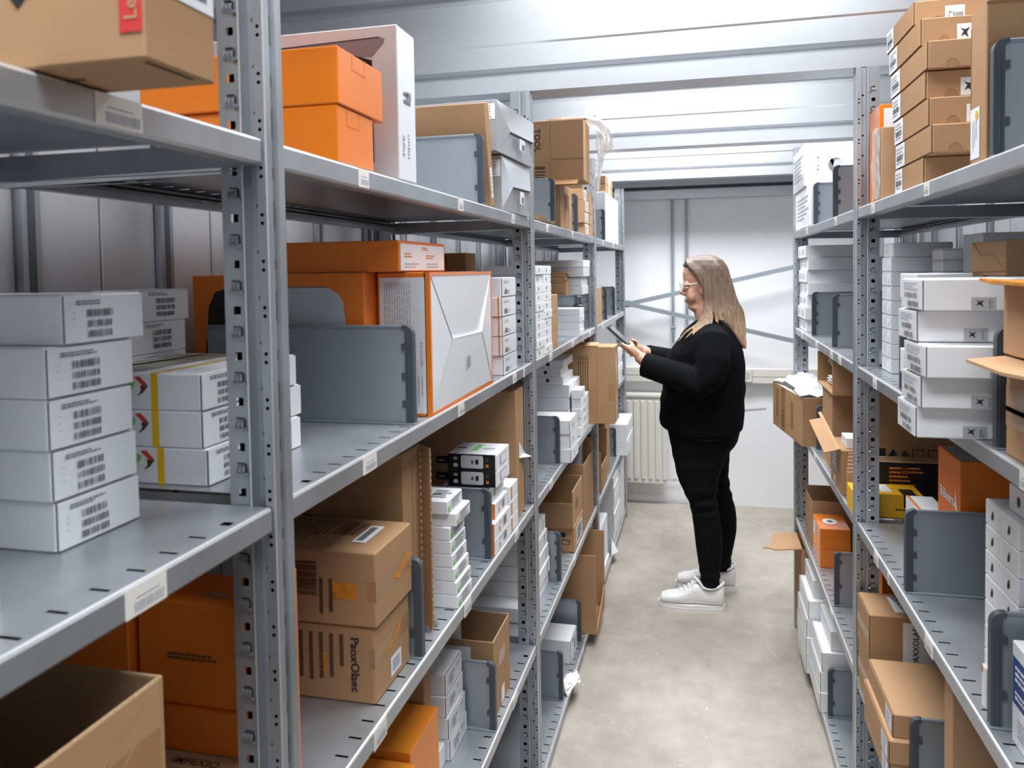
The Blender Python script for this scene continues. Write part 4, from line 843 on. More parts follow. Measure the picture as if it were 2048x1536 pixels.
def rflap(t, hx, hy, z, torn):
    k = MB(); O = -hx
    pts = [(O, hy, z), (O - .052, hy - .012, z - .004), (O - .05, -.02, z - .006), (O - .035, -hy, z - .004), (O, -hy, z)]
    if torn: pts = [(O, hy, z), (O - .030, hy - .004, z + .002), (O - .024, hy - .03, z - .002), (O - .032, hy - .05, z), (O - .02, -hy * .3, z - .003), (O - .03, -hy, z), (O, -hy, z)]
    n = len(pts); up = [(p[0], p[1], p[2] + .004) for p in pts]
    k.add(pts + up, [tuple(range(n))[::-1], tuple(range(n, 2 * n))] + [(i, (i + 1) % n, n + (i + 1) % n, n + i) for i in range(n)], KRAFTL if not torn else TAPEO); k.build('flap', t)
t = box(S, 'cardboard_box', 'taped brown carton at the right picture edge, lower of two', .393, .93, 1.148, .30, LB + .0002, .128, KRAFT, tape=[('F', [('r', 0, .30, 1, .72, TAPE), ('r', 0, .45, 1, .5, KRAFTL)])])
rflap(t, .15, .109, .1262, False)
t = box(S, 'cardboard_box', 'brown carton with torn orange taped flap, upper at right picture edge', .389, .93, 1.149, .30, LB + .1330, .094, KRAFTL)
rflap(t, .15, .1095, .0945, True)
# --- near bay, third shelf
divider(S, 'broad steel divider in the middle of the right third shelf', .391, 1.662, LC, .166, .30, (.18, .45, .72))
box(S, 'orange_box', 'tall orange carton with white printed word and grey top flaps', .497, 1.685, 1.832, .25, LC + .0002, .259, ORANGEM, prints=[('F', [('txt', 'BiBeers', .44, .66, .085, 0, PAPER), ('pl', [(.76, .62), (.93, .58), (.86, .66), (.82, .77), (.80, .68)], PAPER)]), ('T', [('r', .02, .04, .98, .96, DIVM), ('ln', (.02, .5), (.98, .5), .002, INKG), ('ln', (.4, .04), (.5, .96), .002, INKG)])])
box(S, 'white_box', 'small white and orange carton behind the broad right divider', .468, 1.865, 1.98, .058, LC + .0002, .106, WHITE, prints=[('N', [('r', 0, .8, .3, 1, INKO)]), ('T', [('r', 0, 0, .12, 1, INKO)])])
for i in range(7):
    for j in range(2):
        box(S, 'white_box', 'white carton with black spot in the %s column, %s of seven on right shelf' % (('near', 'far')[j], ordn(i, 7)), .436, 1.224 + j * .066, 1.289 + j * .066, .18, LC + .0002 + (6 - i) * .040, .0394, WHITE, prints=[('F', [('dot', .5, .52, .05, .17, INK), ('dot', .46, .42, .04, .11, INK)])] + ([('T', [('lines', .3, .3, .9, .6, 2, INKL)])] if i == 0 else []), group='white cartons with black spots')
box(S, 'white_box', 'single white carton with black spot on top of the two columns', .450, 1.226, 1.300, .18, LC + .2805, .0394, WHITE, prints=[('F', [('dot', .5, .5, .07, .20, INK)]), ('T', [('lines', .2, .3, .8, .6, 2, INKL)])])
divider(S, 'divider with two dark clips nearest on the right third shelf', .391, 1.196, LC, .164, .36, (.28, .76))
box(S, 'white_box', 'thin white carton with orange corner behind the nearest right divider', .399, 1.235, 1.252, .025, LC + .0002, .062, WHITE, prints=[('F', [('r', .0, .8, .4, 1, INKO)])])
box(S, 'white_box', 'white carton with dark blue panel at the right picture edge', .409, .96, 1.165, .25, LC + .0002, .139, WHITE2, prints=[('F', [('r', .015, .40, .85, .86, BLUE), ('lines', .06, .62, .5, .80, 3, PAPER), ('lines', .06, .45, .4, .55, 2, PAPER), ('lines', .1, .1, .7, .3, 4, INKL)])])
# --- near bay, lower shelf
pn = [('r', .26, .06, .95, .90, PAPER, 0), ('txt', 'PAXXOLAEC', .36, .48, .11, 90, INK), ('linesv', .42, .1, .86, .8, 7, INKG), ('pl', [(.58, .35), (.66, .32), (.70, .45), (.78, .5), (.72, .62), (.66, .7), (.60, .6)], INKO, 2)]
box(S, 'cardboard_box', 'brown carton with white printed sheets, upper of two on right lower shelf', .383, 1.938, 2.075, .27, LD + .1158, .1145, KRAFT, labels=[('N', pn), ('T', [('r', .22, .2, .72, .86, PAPER, 0), ('txt', 'PAXXOLAEC', .30, .5, .10, 100, INK), ('linesv', .36, .25, .68, .8, 7, INKG)])], tape=[('F', [('r', 0, .4, 1, .62, TAPE)])], flap=KRAFT)
box(S, 'cardboard_box', 'brown carton beneath the one with printed sheets', .385, 1.938, 2.072, .27, LD + .0002, .115, KRAFT, tape=[('F', [('r', 0, .4, 1, .62, TAPE)])], flap=KRAFT)
for i in range(3):
    box(S, 'cardboard_box', 'smooth flat brown carton on the right lower shelf, %s of three' % ordn(i, 3), (.374, .364, .366)[i], (1.668, 1.655, 1.66)[i], 1.90, .34, LD + .0002 + (2 - i) * .0485, .0478, KRAFTL, flap=KRAFTL, group='smooth flat brown cartons', labels=[('F', [('r', .75, .1, .98, .9, PAPER), ('lines', .78, .2, .95, .8, 3, INKL)])])
divider(S, 'divider at the bottom right before the smooth brown cartons', .397, 1.640, LD, .159, .34, (.72,))
box(S, 'cardboard_box', 'plain brown carton in the lower right corner by the divider', .405, 1.405, 1.45, .30, LD + .0002, .355, KRAFTL)
# --- far bay
DSC = (.36, .47)
for i in range(2):
    box(S, 'white_box', 'large pale carton at the far right top, %s of two' % ('upper, with dark round picture' if i == 0 else 'lower'), (.376, .384)[i], (3.06, 2.955)[i], (3.405, 3.40)[i], .30, LA + .0002 + (1 - i) * .152, .1515 if i else .156, WHITE if i else WHITE2, prints=[('F', [('lines', .1, .2, .9, .8, 6, INKL), ('ln', (.5, 0), (.5, 1), .001, INKL)]), ('N', [('dot', DSC[0], DSC[1], .085, .17, INKG), ('dot', DSC[0] + .03, DSC[1] + .02, .055, .11, GREYL), ('pl', [(DSC[0] - .10, DSC[1] + .26), (DSC[0] - .05, DSC[1] + .22), (DSC[0] + .0, DSC[1]), (DSC[0] - .04, DSC[1])], GREYL), ('glyphv', .14, .15, .19, .72, 6, INKL)] if i == 0 else [('lines', .1, .2, .2, .4, 1, INKL)])], group='large pale cartons at the far right top')
divider(S, 'far one of two dividers on the far right top shelf', .390, 2.927, LA, .150, .34, (.3, .5, .75))
divider(S, 'near one of two dividers on the far right top shelf', .390, 2.515, LA, .157, .34, (.3, .5, .75))
for i in range(7):
    box(S, 'white_box', 'white labelled carton on the far right middle shelf, %s of seven' % ordn(i, 7), (.393, .402, .396, .402, .399, .392, .398)[i], 3.175 - .008 * (i % 2), 3.40, .27 - .03 * (i == 0), LB + .0002 + (6 - i) * .0478, .0470, WHITE, prints=[('F', [('lines', .1, .25, .45, .75, 3, INKL), ('lines', .55, .25, .9, .75, 3, INKL)])], group='white labelled cartons, far right')
divider(S, 'far one of two dividers on the far right middle shelf', .394, 3.003, LB, .161, .36, (.3, .5, .75))
divider(S, 'near one of two dividers on the far right middle shelf', .396, 2.567, LB, .166, .36, (.28, .8))
def bagrim(t, hx, hy):
    k = MB(); k.bbox(-hx + .005, hx - .005, -hy + .005, hy - .005, .12, .172, mat('white_film', (.86, .88, .90), .35), .004); k.build('packing_fill', t)
    film('packing_film', '', [[(-hx - .01, -hy, .178), (-hx * .3, -hy + .01, .185), (hx * .3, -hy + .01, .180), (hx, -hy, .178)], [(-hx + .005, -hy * .3, .20), (-hx * .3, -hy * .3, .225), (hx * .3, -hy * .2, .21), (hx, -hy * .3, .195)], [(-hx + .01, hy * .4, .195), (-hx * .3, hy * .4, .235), (hx * .3, hy * .4, .215), (hx, hy * .4, .20)], [(-hx - .005, hy, .18), (-hx * .3, hy, .20), (hx * .3, hy, .20), (hx, hy, .18)]], mat('white_film', (.86, .88, .90), .35), 5, t, sub=4, amp=.008)
tape_b = [('r', .30, 0, .44, 1, TAPE), ('r', .62, .2, .72, .8, KRAFTD), ('r', .12, .25, .22, .9, KRAFTD), ('glyphv', .33, .1, .42, .5, 5, INKB)]
crate(S, 'cardboard_box', 'brown box stuffed with white packing film jutting into the aisle', .322, 2.965, 3.395, .22, LC + .0002, (.175, .175, .175, .175), extra=bagrim, yaw=8.5, prints=[('F', tape_b)])
divider(S, 'divider right of the box stuffed with packing film', .396, 2.905, LC, .158, .34, (.35, .75))
t = box(S, 'cardboard_box', 'brown carton with white label and raised flap on far right shelf', .385, 2.335, 2.52, .068, LC + .0002, .128, KRAFT, labels=[('F', [('r', .15, .38, .62, .95, GREYL), ('lines', .2, .45, .55, .9, 4, PAPER)])], prints=[('F', [('r', .3, .02, .5, .25, TAPE)])])
k = MB(); k.M = Matrix.Translation((-.036, -.0925, .1290)) @ Matrix.Rotation(math.radians(-14), 4, 'Y') @ Matrix.Rotation(math.radians(14), 4, 'X'); k.bbox(-.01, .0, 0, .26, 0, .004, KRAFTL, .0006); k.bbox(-.045, 0, 0, .22, 0, .003, KRAFT, .0006); k.build('flap', t)
box(S, 'white_paper', 'folded white paper lying behind the raised flap', .402, 2.36, 2.44, .04, LC + .1288, .03, PAPER, cat='paper')
box(S, 'cardboard_box', 'plain brown carton behind the one with raised flap', .402, 2.605, 2.80, .22, LC + .0002, .252, KRAFT, prints=[('N', [('ln', (.55, .35), (.55, .85), .002, KRAFTL), ('ln', (.55, .85), (.8, .85), .002, KRAFTL)])])
def papers(t, hx, hy):
    rnd = random.Random(8)
    for k in range(8):
        p = MB(); z = .012 + k * .011; x = -hx + .015 + rnd.uniform(0, .03); p.bbox(x, x + .12, -hy + .02, hy * rnd.uniform(.2, .6), z, z + .003, PAPER, .0004); p.build('paper_sheet', t)
crate(S, 'cardboard_box', 'brown box on its side holding white papers, far right', .392, 2.535, 2.845, .24, LC + .2530, (.105, .105, 0, .105), extra=papers)
for i in range(6):
    o = box(S, 'cardboard_box', 'slim brown mailer leaning beside the right post, %s of six' % ordn(i, 6), .387 + i * .003, 2.262 + i * .0105, 2.2685 + i * .0105, .055, LC + .0002, .085 + .008 * i, KRAFTL, lean=-3, group='slim brown mailers')
box(S, 'yellow_box', 'yellow carton with black corner behind the right post', .384, 2.146, 2.245, .165, LC + .0002, .062, YELLOW, prints=[('N', [('r', .72, .45, .92, 1, BLACKB), ('lines', .6, .3, .95, .42, 1, INK)]), ('T', [('r', .70, 0, .9, .5, BLACKB), ('r', .42, .2, .58, .9, PAPER)])])
box(S, 'black_box', 'black carton with orange print and brown top behind yellow carton', .456, 2.256, 2.328, .165, LC + .0002, .118, BLACKB, prints=[('N', [('lines', .22, .35, .62, .92, 6, INKO), ('lines', .4, .75, .75, .92, 2, INKO)]), ('T', [('r', 0, 0, 1, 1, KRAFT), ('lines', .1, .2, .9, .8, 3, INKB)])])
box(S, 'cardboard_box', 'large brown carton with black care symbols behind the black carton', .457, 2.340, 2.495, .245, LC + .0002, .30, KRAFT, prints=[('N', [('r', .08, .36, .18, .46, INK), ('pl', [(.2, .38), (.26, .46), (.3, .40)], INK), ('dot', .38, .40, .035, .04, INKB), ('r', .46, .35, .58, .46, INKB), ('r', .47, .36, .57, .45, KRAFT, 2), ('r', .62, .35, .76, .46, INKB), ('r', .63, .36, .75, .45, KRAFT, 2), ('lines', .80, .38, .96, .44, 2, INKB), ('ln', (0, .52), (1, .52), .001, KRAFTD)])])
for i in range(2):
    box(S, 'orange_box', 'small orange carton on the far right lower shelf, %s of two' % ('upper' if i == 0 else 'lower'), .400, 2.848, 3.02, .10, LD + .0002 + (1 - i) * .0655, .072 if i == 0 else .065, ORANGE, prints=[('N', [('lines', .2, .1, .75, .16, 1, INKO)])] + ([('T', [('dot', .45, .5, .25, .2, PAPER), ('dot', .45, .5, .10, .08, INKG)]), ('F', [('pl', [(.1, .1), (.4, .2), (.4, .9), (.1, .8)], PAPER)])] if i == 0 else []), group='small orange cartons, far right')
crate(S, 'cardboard_box', 'dark open carton behind the small orange cartons', .40, 3.05, 3.24, .20, LD + .0002, (.175, .185, .17, .18), ma=KRAFTL, inner=DIVE)
divider(S, 'divider right of the small orange cartons', .398, 2.541, LD, .166, .34, (.35, .82))
box(S, 'orange_box', 'orange carton seen below the right third shelf by the post', .455, 2.16, 2.40, .16, LD + .0002, .27, ORANGEM)
# far bay, bottom shelf
divider(S, 'divider left of the bottom right white cartons', .398, 2.664, LE, .160, .34, (.28, .75))
for i in range(4):
    box(S, 'white_box', 'white carton in the near column on the bottom right shelf, %s of four' % ordn(i, 4), (.412, .385, .380, .378)[i], (2.70, 2.685, 2.685, 2.68)[i], 2.925, .20, LE + .0002 + (3 - i) * .0668, .066, WHITE, flap=WHITE2 if i else None, group='white cartons on the bottom right shelf')
for i in range(5):
    box(S, 'white_box', 'white carton in the far column on the bottom right shelf, %s of five' % ordn(i, 5), (.392, .374, .368, .366, .366)[i], (2.96, 2.935, 2.935, 2.93, 2.93)[i], 3.185, .22, LE + .0002 + (4 - i) * .0668, .066, WHITE, flap=WHITE2 if i else None, group='white cartons on the bottom right shelf')
def jut(t, hx, hy):
    k = MB(); k.M = Matrix.Translation((-hx, 0, .36)) @ Matrix.Rotation(math.radians(-6), 4, 'Y')
    k.prism([(0, -hy), (-.10, -hy), (-.115, -hy + .02), (-.145, -hy + .03), (-.14, -hy + .05), (-.115, -hy + .05), (-.09, hy), (0, hy)], 2, 0, .004, KRAFTL); k.build('flap', t)
crate(S, 'cardboard_box', 'brown box with torn flap jutting into the aisle at lower right', .382, 3.20, 3.40, .25, LE + .0002, (.36, .36, .36, .36), extra=jut)
for a in ((1, 'A', 1.923), (1, 'A', 1.488), (1, 'B', 1.898, .04), (1, 'C', 1.879, .046, .027), (1, 'C', 1.462, .05, .027), (1, 'C', 1.763, .012), (1, 'B', 1.06, .03), (2, 'A', 2.422), (2, 'A', 3.05, .05), (2, 'B', 3.192, .05), (2, 'B', 2.804, .06), (2, 'B', 2.50, .05), (2, 'B', 2.355, .05), (2, 'C', 2.842, .05), (2, 'D', 2.5, .05)):
    lab(-1, a[0], a[1], *a[2:])

# ================================================================== BACK WALL
t = thing('radiator', 'cream panel radiator on the white back wall', 'radiator', (-.52, 5.06, 0))
mb = MB(); mb.bbox(-.29, .30, -.035, .03, .141, .718, CREAM, .008); mb.build('panel', t)
for k in range(13):
    x = -.268 + k * .0455; mb = MB(); mb.bbox(x, x + .026, -.043, -.034, .175, .682, CREAM, .004); mb.build('fin', t)
mb = MB(); mb.bbox(-.295, .305, -.045, .04, .706, .726, CREAM, .003); mb.build('grille', t)
mb = MB(); mb.tube([(.30, 0, .17), (.36, 0, .17)], .011, mat('chrome', (.7, .7, .7), .25, .9)); mb.tube([(.36, 0, .17), (.60, 0, .165)], .008, mat('chrome', (.7, .7, .7), .25, .9)); mb.build('valve_pipe', t)
for k in (-.2, .2):
    mb = MB(); mb.box(k - .015, k + .015, .03, .064, .25, .6, CREAM); mb.build('bracket', t)
mb = MB(); mb.bbox(XL + .02, XR - .02, 5.075, 5.13, .798, .892, CREAM, .004); tr = mb.build('trim_8'); tr['kind'] = 'structure'
mb = MB(); mb.box(XL + .02, XR - .02, 5.073, 5.0755, .842, .845, mat('trunking_joint', (.5, .49, .46), .6)); mb.build('joint', tr)
t = thing('wall_socket', 'cream double socket on the wall trunking behind the woman', 'socket', (.277, 5.0745, .85))
mb = MB(); mb.bbox(-.036, .036, -.012, 0, -.042, .042, CREAM, .004); mb.build('plate', t)
mb = MB(); mb.tube([(0, -.0125, 0), (0, -.0135, 0)], .022, mat('socket_recess', (.55, .54, .5), .5), 16); mb.build('recess', t)
for x, l in ((-.172, 'left'), (-.084, 'right')):
    t = thing('wall_pipe', '%s one of two thin grey pipes running down the back wall' % l, 'pipe', (x, 5.10, 0))
    mb = MB(); mb.tube([(0, 0, 1.05), (0, 0, 1.97)], .0085, STRAP, 10); mb.build('pipe', t)
    mb = MB(); mb.bbox(-.015, .015, -.012, .028, 1.146, 1.156, STRAP, .002); mb.build('clamp', t)
def strap(label, a, b, w=.028):
    a, b = Vector(a), Vector(b); d = (b - a).normalized(); n = Vector((0, -1, 0)); q = n.cross(d) * w / 2; mb = MB(); e = n * .0015
    vs = [a - q, b - q, b + q, a + q]; vs = [v + e for v in vs] + [v - e for v in vs]
    mb.add(vs, [(0, 1, 2, 3), (7, 6, 5, 4), (0, 4, 5, 1), (1, 5, 6, 2), (2, 6, 7, 3), (3, 7, 4, 0)], STRAP)
    f = [a + d * .02 + e * 1.2, b - d * .02 + e * 1.2]
    mb.quad(f[0] - q * .15, f[1] - q * .15, f[1] + q * .15, f[0] + q * .15, DIVM)
    tag(mb.build('brace_strap'), label, 'brace')
strap('flat steel brace rising to the right across the back wall', (-.47, 5.00, 1.302), (.80, 5.00, 1.58))
strap('flat steel brace falling to the right across the back wall', (-.47, 4.994, 1.312), (.80, 4.994, 1.018))
mb = MB(); mb.bbox(-.494, -.434, 5.002, 5.03, 1.285, 1.33, STRAP, .003); mb.box(-.494, -.484, 5.03, YB, 1.29, 1.325, STRAP); tag(mb.build('brace_bracket'), 'small steel bracket where the two braces meet on the left', 'bracket')
mb = MB(); mb.tube([(-.19, 5.125, .59), (-.1, 5.125, .585), (.05, 5.125, .60), (.40, 5.125, .64)], .0022, GREYL, 6); tag(mb.build('wall_cable'), 'thin grey cable running along the wall below the trunking', 'cable')

# ================================================================== THE WOMAN
PY = 3.635
SKIN = mat('skin', (.61, .335, .23), .5, noise=.03, nscale=20)
KNIT = mat('black_knit', (.0042, .0046, .0056), .9, spec=.10, bump=.2, bscale=260)
DENIM = mat('black_denim', (.0042, .0046, .0060), .85, spec=.12, bump=.25, bscale=320)
SHOE = mat('white_leather', (.88, .88, .87), .42)
SOLE = mat('white_rubber', (.84, .84, .83), .55)
LENS = mat('lens', (.9, .93, .95), .05, alpha=.18)
FRAME = mat('clear_frame', (.70, .68, .66), .25, .3)
def hair_mat():
    M = bpy.data.materials.new('blond_hair'); M.use_nodes = True; nt = M.node_tree; b = nt.nodes['Principled BSDF']
    tc = nt.nodes.new('ShaderNodeTexCoord'); sep = nt.nodes.new('ShaderNodeSeparateXYZ'); nt.links.new(tc.outputs['Object'], sep.inputs[0])
    mp = nt.nodes.new('ShaderNodeMapping'); mp.inputs['Scale'].default_value = (190, 190, 3); nt.links.new(tc.outputs['Object'], mp.inputs['Vector'])
    n = nt.nodes.new('ShaderNodeTexNoise'); n.inputs['Scale'].default_value = 1.0; n.inputs['Detail'].default_value = 1; nt.links.new(mp.outputs['Vector'], n.inputs['Vector'])
    r = nt.nodes.new('ShaderNodeMapRange'); r.inputs['From Min'].default_value = 1.60; r.inputs['From Max'].default_value = 1.18; nt.links.new(sep.outputs['Z'], r.inputs['Value'])
    ad = nt.nodes.new('ShaderNodeMath'); ad.operation = 'MULTIPLY_ADD'; ad.inputs[1].default_value = .8; ad.inputs[2].default_value = -.48; nt.links.new(n.outputs['Fac'], ad.inputs[0])
    a2 = nt.nodes.new('ShaderNodeMath'); a2.operation = 'ADD'; nt.links.new(r.outputs['Result'], a2.inputs[0]); nt.links.new(ad.outputs[0], a2.inputs[1])
    cr = nt.nodes.new('ShaderNodeValToRGB'); e = cr.color_ramp.elements
    e[0].position = 0; e[0].color = (.085, .055, .038, 1); e[1].position = 1; e[1].color = (.58, .385, .235, 1)
    m2 = e.new(.5); m2.color = (.20, .132, .088, 1)
    nt.links.new(a2.outputs[0], cr.inputs['Fac']); nt.links.new(cr.outputs['Color'], b.inputs['Base Color'])
    b.inputs['Roughness'].default_value = .5; b.inputs['Specular IOR Level'].default_value = .35; return M
HAIR = hair_mat()
def ring(c, u, v, n=20, p=2.0):
    c, u, v = Vector(c), Vector(u), Vector(v); o = []
    for k in range(n):
        a = 2 * math.pi * k / n; ca, sa = math.cos(a), math.sin(a)
        o.append(c + u * math.copysign(abs(ca) ** (2 / p), ca) + v * math.copysign(abs(sa) ** (2 / p), sa))
    return o
def loft(mb, rings, ma):
    n = len(rings[0]); vs = [p for r in rings for p in r]; fs = []
    for i in range(len(rings) - 1):
        for k in range(n): fs.append((i * n + k, i * n + (k + 1) % n, (i + 1) * n + (k + 1) % n, (i + 1) * n + k))
    fs += [tuple(range(n))[::-1], tuple(range((len(rings) - 1) * n, len(rings) * n))]
    mb.add(vs, fs, ma)
def rows(mb, tab, ma, yc=PY, n=24, p=2.0):
    """horizontal sections (z, x front, x back, half width[, y centre])"""
    loft(mb, [ring(((a[1] + a[2]) / 2, a[4] if len(a) > 4 else yc, a[0]), ((a[2] - a[1]) / 2, 0, 0), (0, a[3], 0), n, p) for a in tab], ma)
def limb(mb, pts, rad, ma, n=14, flat=1.0):
    pts = [Vector(p) for p in pts]; R = []; up = None
    for i, p in enumerate(pts):
        t = (pts[min(i + 1, len(pts) - 1)] - pts[max(i - 1, 0)]).normalized()
        if up is None: up = t.orthogonal().normalized()
        up = (up - t * up.dot(t)).normalized(); s = t.cross(up); R.append(ring(p, up * rad[i], s * rad[i] * flat, n))
    loft(mb, R, ma)
def ball(mb, c, r, ma, n=12):
    c = Vector(c); r = Vector(r) if not isinstance(r, (int, float)) else Vector((r, r, r)); R = []
    for i in range(1, 8):
        th = math.pi * i / 8; R.append(ring(c + Vector((0, 0, r.z * math.cos(th))), (r.x * math.sin(th), 0, 0), (0, r.y * math.sin(th), 0), n))
    loft(mb, R, ma)
def fuse(mb, name, ma, vox, parent=None, smooth=6, fac=.5):
    """weld overlapping volumes into one continuous surface"""
    o = mb.build(name + '_raw'); 
    r = o.modifiers.new('r', 'REMESH'); r.mode = 'VOXEL'; r.voxel_size = vox
    s = o.modifiers.new('s', 'SMOOTH'); s.factor = fac; s.iterations = smooth
    me = bpy.data.meshes.new_from_object(o.evaluated_get(bpy.context.evaluated_depsgraph_get()))
    old = o.data; bpy.data.objects.remove(o); bpy.data.meshes.remove(old)
    me.materials.clear(); me.materials.append(ma); me.polygons.foreach_set('use_smooth', [True] * len(me.polygons))
    me.polygons.foreach_set('material_index', [0] * len(me.polygons))
    q = bpy.data.objects.new(name, me); COL.objects.link(q)
    if parent: q.parent = parent
    return q
# tablet frame: centre, long direction, screen normal
TC = Vector((-.338, 3.575, 1.203)); TD = Vector((-.74, 0, .673)).normalized(); TN = Vector((.673, 0, .74)).normalized(); TYV = Vector((0, 1, 0))
b = MB()
# head and neck
rows(b, [(1.342, -.036, .015, .022), (1.350, -.047, .03, .034), (1.362, -.054, .05, .044), (1.378, -.058, .07, .051), (1.395, -.061, .083, .056), (1.415, -.064, .092, .061), (1.435, -.066, .098, .065), (1.455, -.067, .102, .069), (1.48, -.077, .104, .073), (1.51, -.079, .102, .073), (1.535, -.071, .092, .068), (1.556, -.052, .075, .055), (1.57, -.022, .05, .035)], SKIN)
loft(b, [ring((-.064, PY, 1.452), (.008, 0, 0), (0, .008, 0), 10), ring((-.074, PY, 1.435), (.010, 0, 0), (0, .010, 0), 10), ring((-.085, PY, 1.420), (.0095, 0, 0), (0, .0105, 0), 10), ring((-.084, PY, 1.411), (.0085, 0, 0), (0, .0105, 0), 10), ring((-.070, PY, 1.403), (.006, 0, 0), (0, .008, 0), 10)], SKIN)
for s in (-1, 1):
    ball(b, (-.077, PY + s * .010, 1.4115), (.0085, .006, .006), SKIN, 8)
    ball(b, (-.060, PY + s * .030, 1.458), (.018, .024, .008), SKIN, 8)      # brow
    ball(b, (-.036, PY + s * .036, 1.405), (.026, .024, .034), SKIN, 10)      # cheek
    ball(b, (.012, PY + s * .069, 1.432), (.015, .008, .028), SKIN, 8)       # ear
ball(b, (-.060, PY, 1.386), (.012, .020, .0055), SKIN, 10); ball(b, (-.057, PY, 1.375), (.012, .018, .006), SKIN, 10)
ball(b, (-.044, PY, 1.354), (.014, .018, .011), SKIN, 10)
limb(b, [(.024, PY, 1.40), (.026, PY, 1.34), (.040, PY, 1.28), (.05, PY, 1.22)], [.054, .058, .060, .07], SKIN)
ball(b, (-.010, PY, 1.352), (.046, .046, .026), SKIN, 12)
# core under the clothes
rows(b, [(1.26, -.03, .12, .10), (1.20, -.08, .15, .15), (1.1, -.12, .16, .16), (.95, -.14, .15, .16), (.82, -.12, .14, .16), (.74, -.10, .10, .15)], SKIN)
armL = [(.05, 3.455, 1.215), (.045, 3.41, 1.12), (.022, 3.395, 1.045), (-.10, 3.415, 1.065), (-.225, 3.452, 1.110)]
armR = [(.05, 3.815, 1.215), (.02, 3.85, 1.12), (-.02, 3.845, 1.065), (-.13, 3.785, 1.09), (-.245, 3.700, 1.128)]
for arm, s in ((armL, -1), (armR, 1)):
    limb(b, arm + [tuple(Vector(arm[-1]) + (TC + TD * -.062 + TYV * s * .085 - Vector(arm[-1])) * .5)], [.055, .05, .045, .042, .031, .028], SKIN)
    # palm beside the tablet edge, fingers behind it, thumb on the glass
    e = TC + TYV * s * .066
    pal = [Vector(arm[-1]), e + TD * -.075 + TYV * s * .020 - TN * .004, e + TD * -.040 + TYV * s * .019 - TN * .006]
    R = [ring(pal[0], TN * .026, TYV * .021, 14), ring(pal[1], (TD * .02 + TN * .02) * 1.2, TYV * .015, 14), ring(pal[2], (TD * .036), TYV * .013 + TN * .003, 14)]
    loft(b, R, SKIN)
    for k in range(4):
        L = (.92, 1.06, 1.0, .80)[k]; a = e + TD * (-.006 - .0205 * k)
        limb(b, [a + TYV * s * .022 - TN * .004, a + TYV * s * .014 - TN * .019, a - TYV * s * .012 * L - TN * .0195, a - TYV * s * .036 * L - TN * .0165, a - TYV * s * .046 * L - TN * .0145], [.0095, .0093, .0088, .0078, .0055], SKIN, 10)
    a = e + TD * -.055
    limb(b, [a + TYV * s * .020 - TN * .002, a + TYV * s * .016 + TN * .014 + TD * .010, a - TYV * s * .006 + TN * .0175 + TD * .024, a - TYV * s * .022 + TN * .0150 + TD * .034], [.013, .0115, .0098, .0065], SKIN, 10)
# legs and feet under trousers and shoes
limb(b, [(-.01, 3.545, .78), (-.02, 3.54, .60), (.005, 3.535, .46), (.03, 3.532, .32), (.033, 3.53, .10), (.03, 3.53, .06)], [.085, .07, .05, .047, .032, .03], SKIN)
limb(b, [(.03, 3.725, .78), (.04, 3.74, .60), (.065, 3.75, .46), (.09, 3.757, .32), (.088, 3.76, .10), (.085, 3.76, .06)], [.085, .07, .05, .047, .032, .03], SKIN)
woman = fuse(b, 'person', SKIN, .0045, None, 5, .4)
tag(woman, 'woman with long blond hair, glasses and black clothes looking down at a tablet', 'person')
# eyes, lashes and lips
for s in (-1, 1):
    mb = MB(); ball(mb, (-.0600, PY + s * .031, 1.4405), (.0100, .0125, .0062), mat('eye_white', (.7, .68, .66), .3), 12); mb.build('eye', woman, smooth=True)
    mb = MB(); ball(mb, (-.0683, PY + s * .031, 1.4390), (.0022, .0046, .0030), mat('iris', (.05, .07, .08), .2), 10); mb.build('iris', woman, smooth=True)
    mb = MB(); mb.tube([(-.0660, PY + s * .018, 1.4420), (-.0705, PY + s * .030, 1.4440), (-.0640, PY + s * .044, 1.4420)], [.0012, .0019, .0010], mat('lash', (.03, .02, .018), .6), 6); mb.build('eyelash', woman)
    mb = MB(); mb.tube([(-.0735, PY + s * .016, 1.4635), (-.0725, PY + s * .030, 1.4670), (-.0600, PY + s * .046, 1.4640)], [.0018, .0022, .0010], mat('brow', (.14, .09, .065), .7), 6); mb.build('eyebrow', woman)
mb = MB(); mb.tube([(-.0585, PY - .020, 1.3812), (-.0675, PY - .008, 1.3835), (-.0680, PY, 1.3828), (-.0675, PY + .008, 1.3835), (-.0585, PY + .020, 1.3812)], [.0012, .0030, .0032, .0030, .0012], mat('lips', (.44, .19, .15), .4), 8)
mb.tube([(-.0575, PY - .018, 1.3800), (-.0650, PY - .007, 1.3765), (-.0655, PY, 1.3760), (-.0650, PY + .007, 1.3765), (-.0575, PY + .018, 1.3800)], [.0012, .0034, .0036, .0034, .0012], mat('lips', (.48, .18, .15), .4), 8); mb.build('lips', woman, smooth=True)
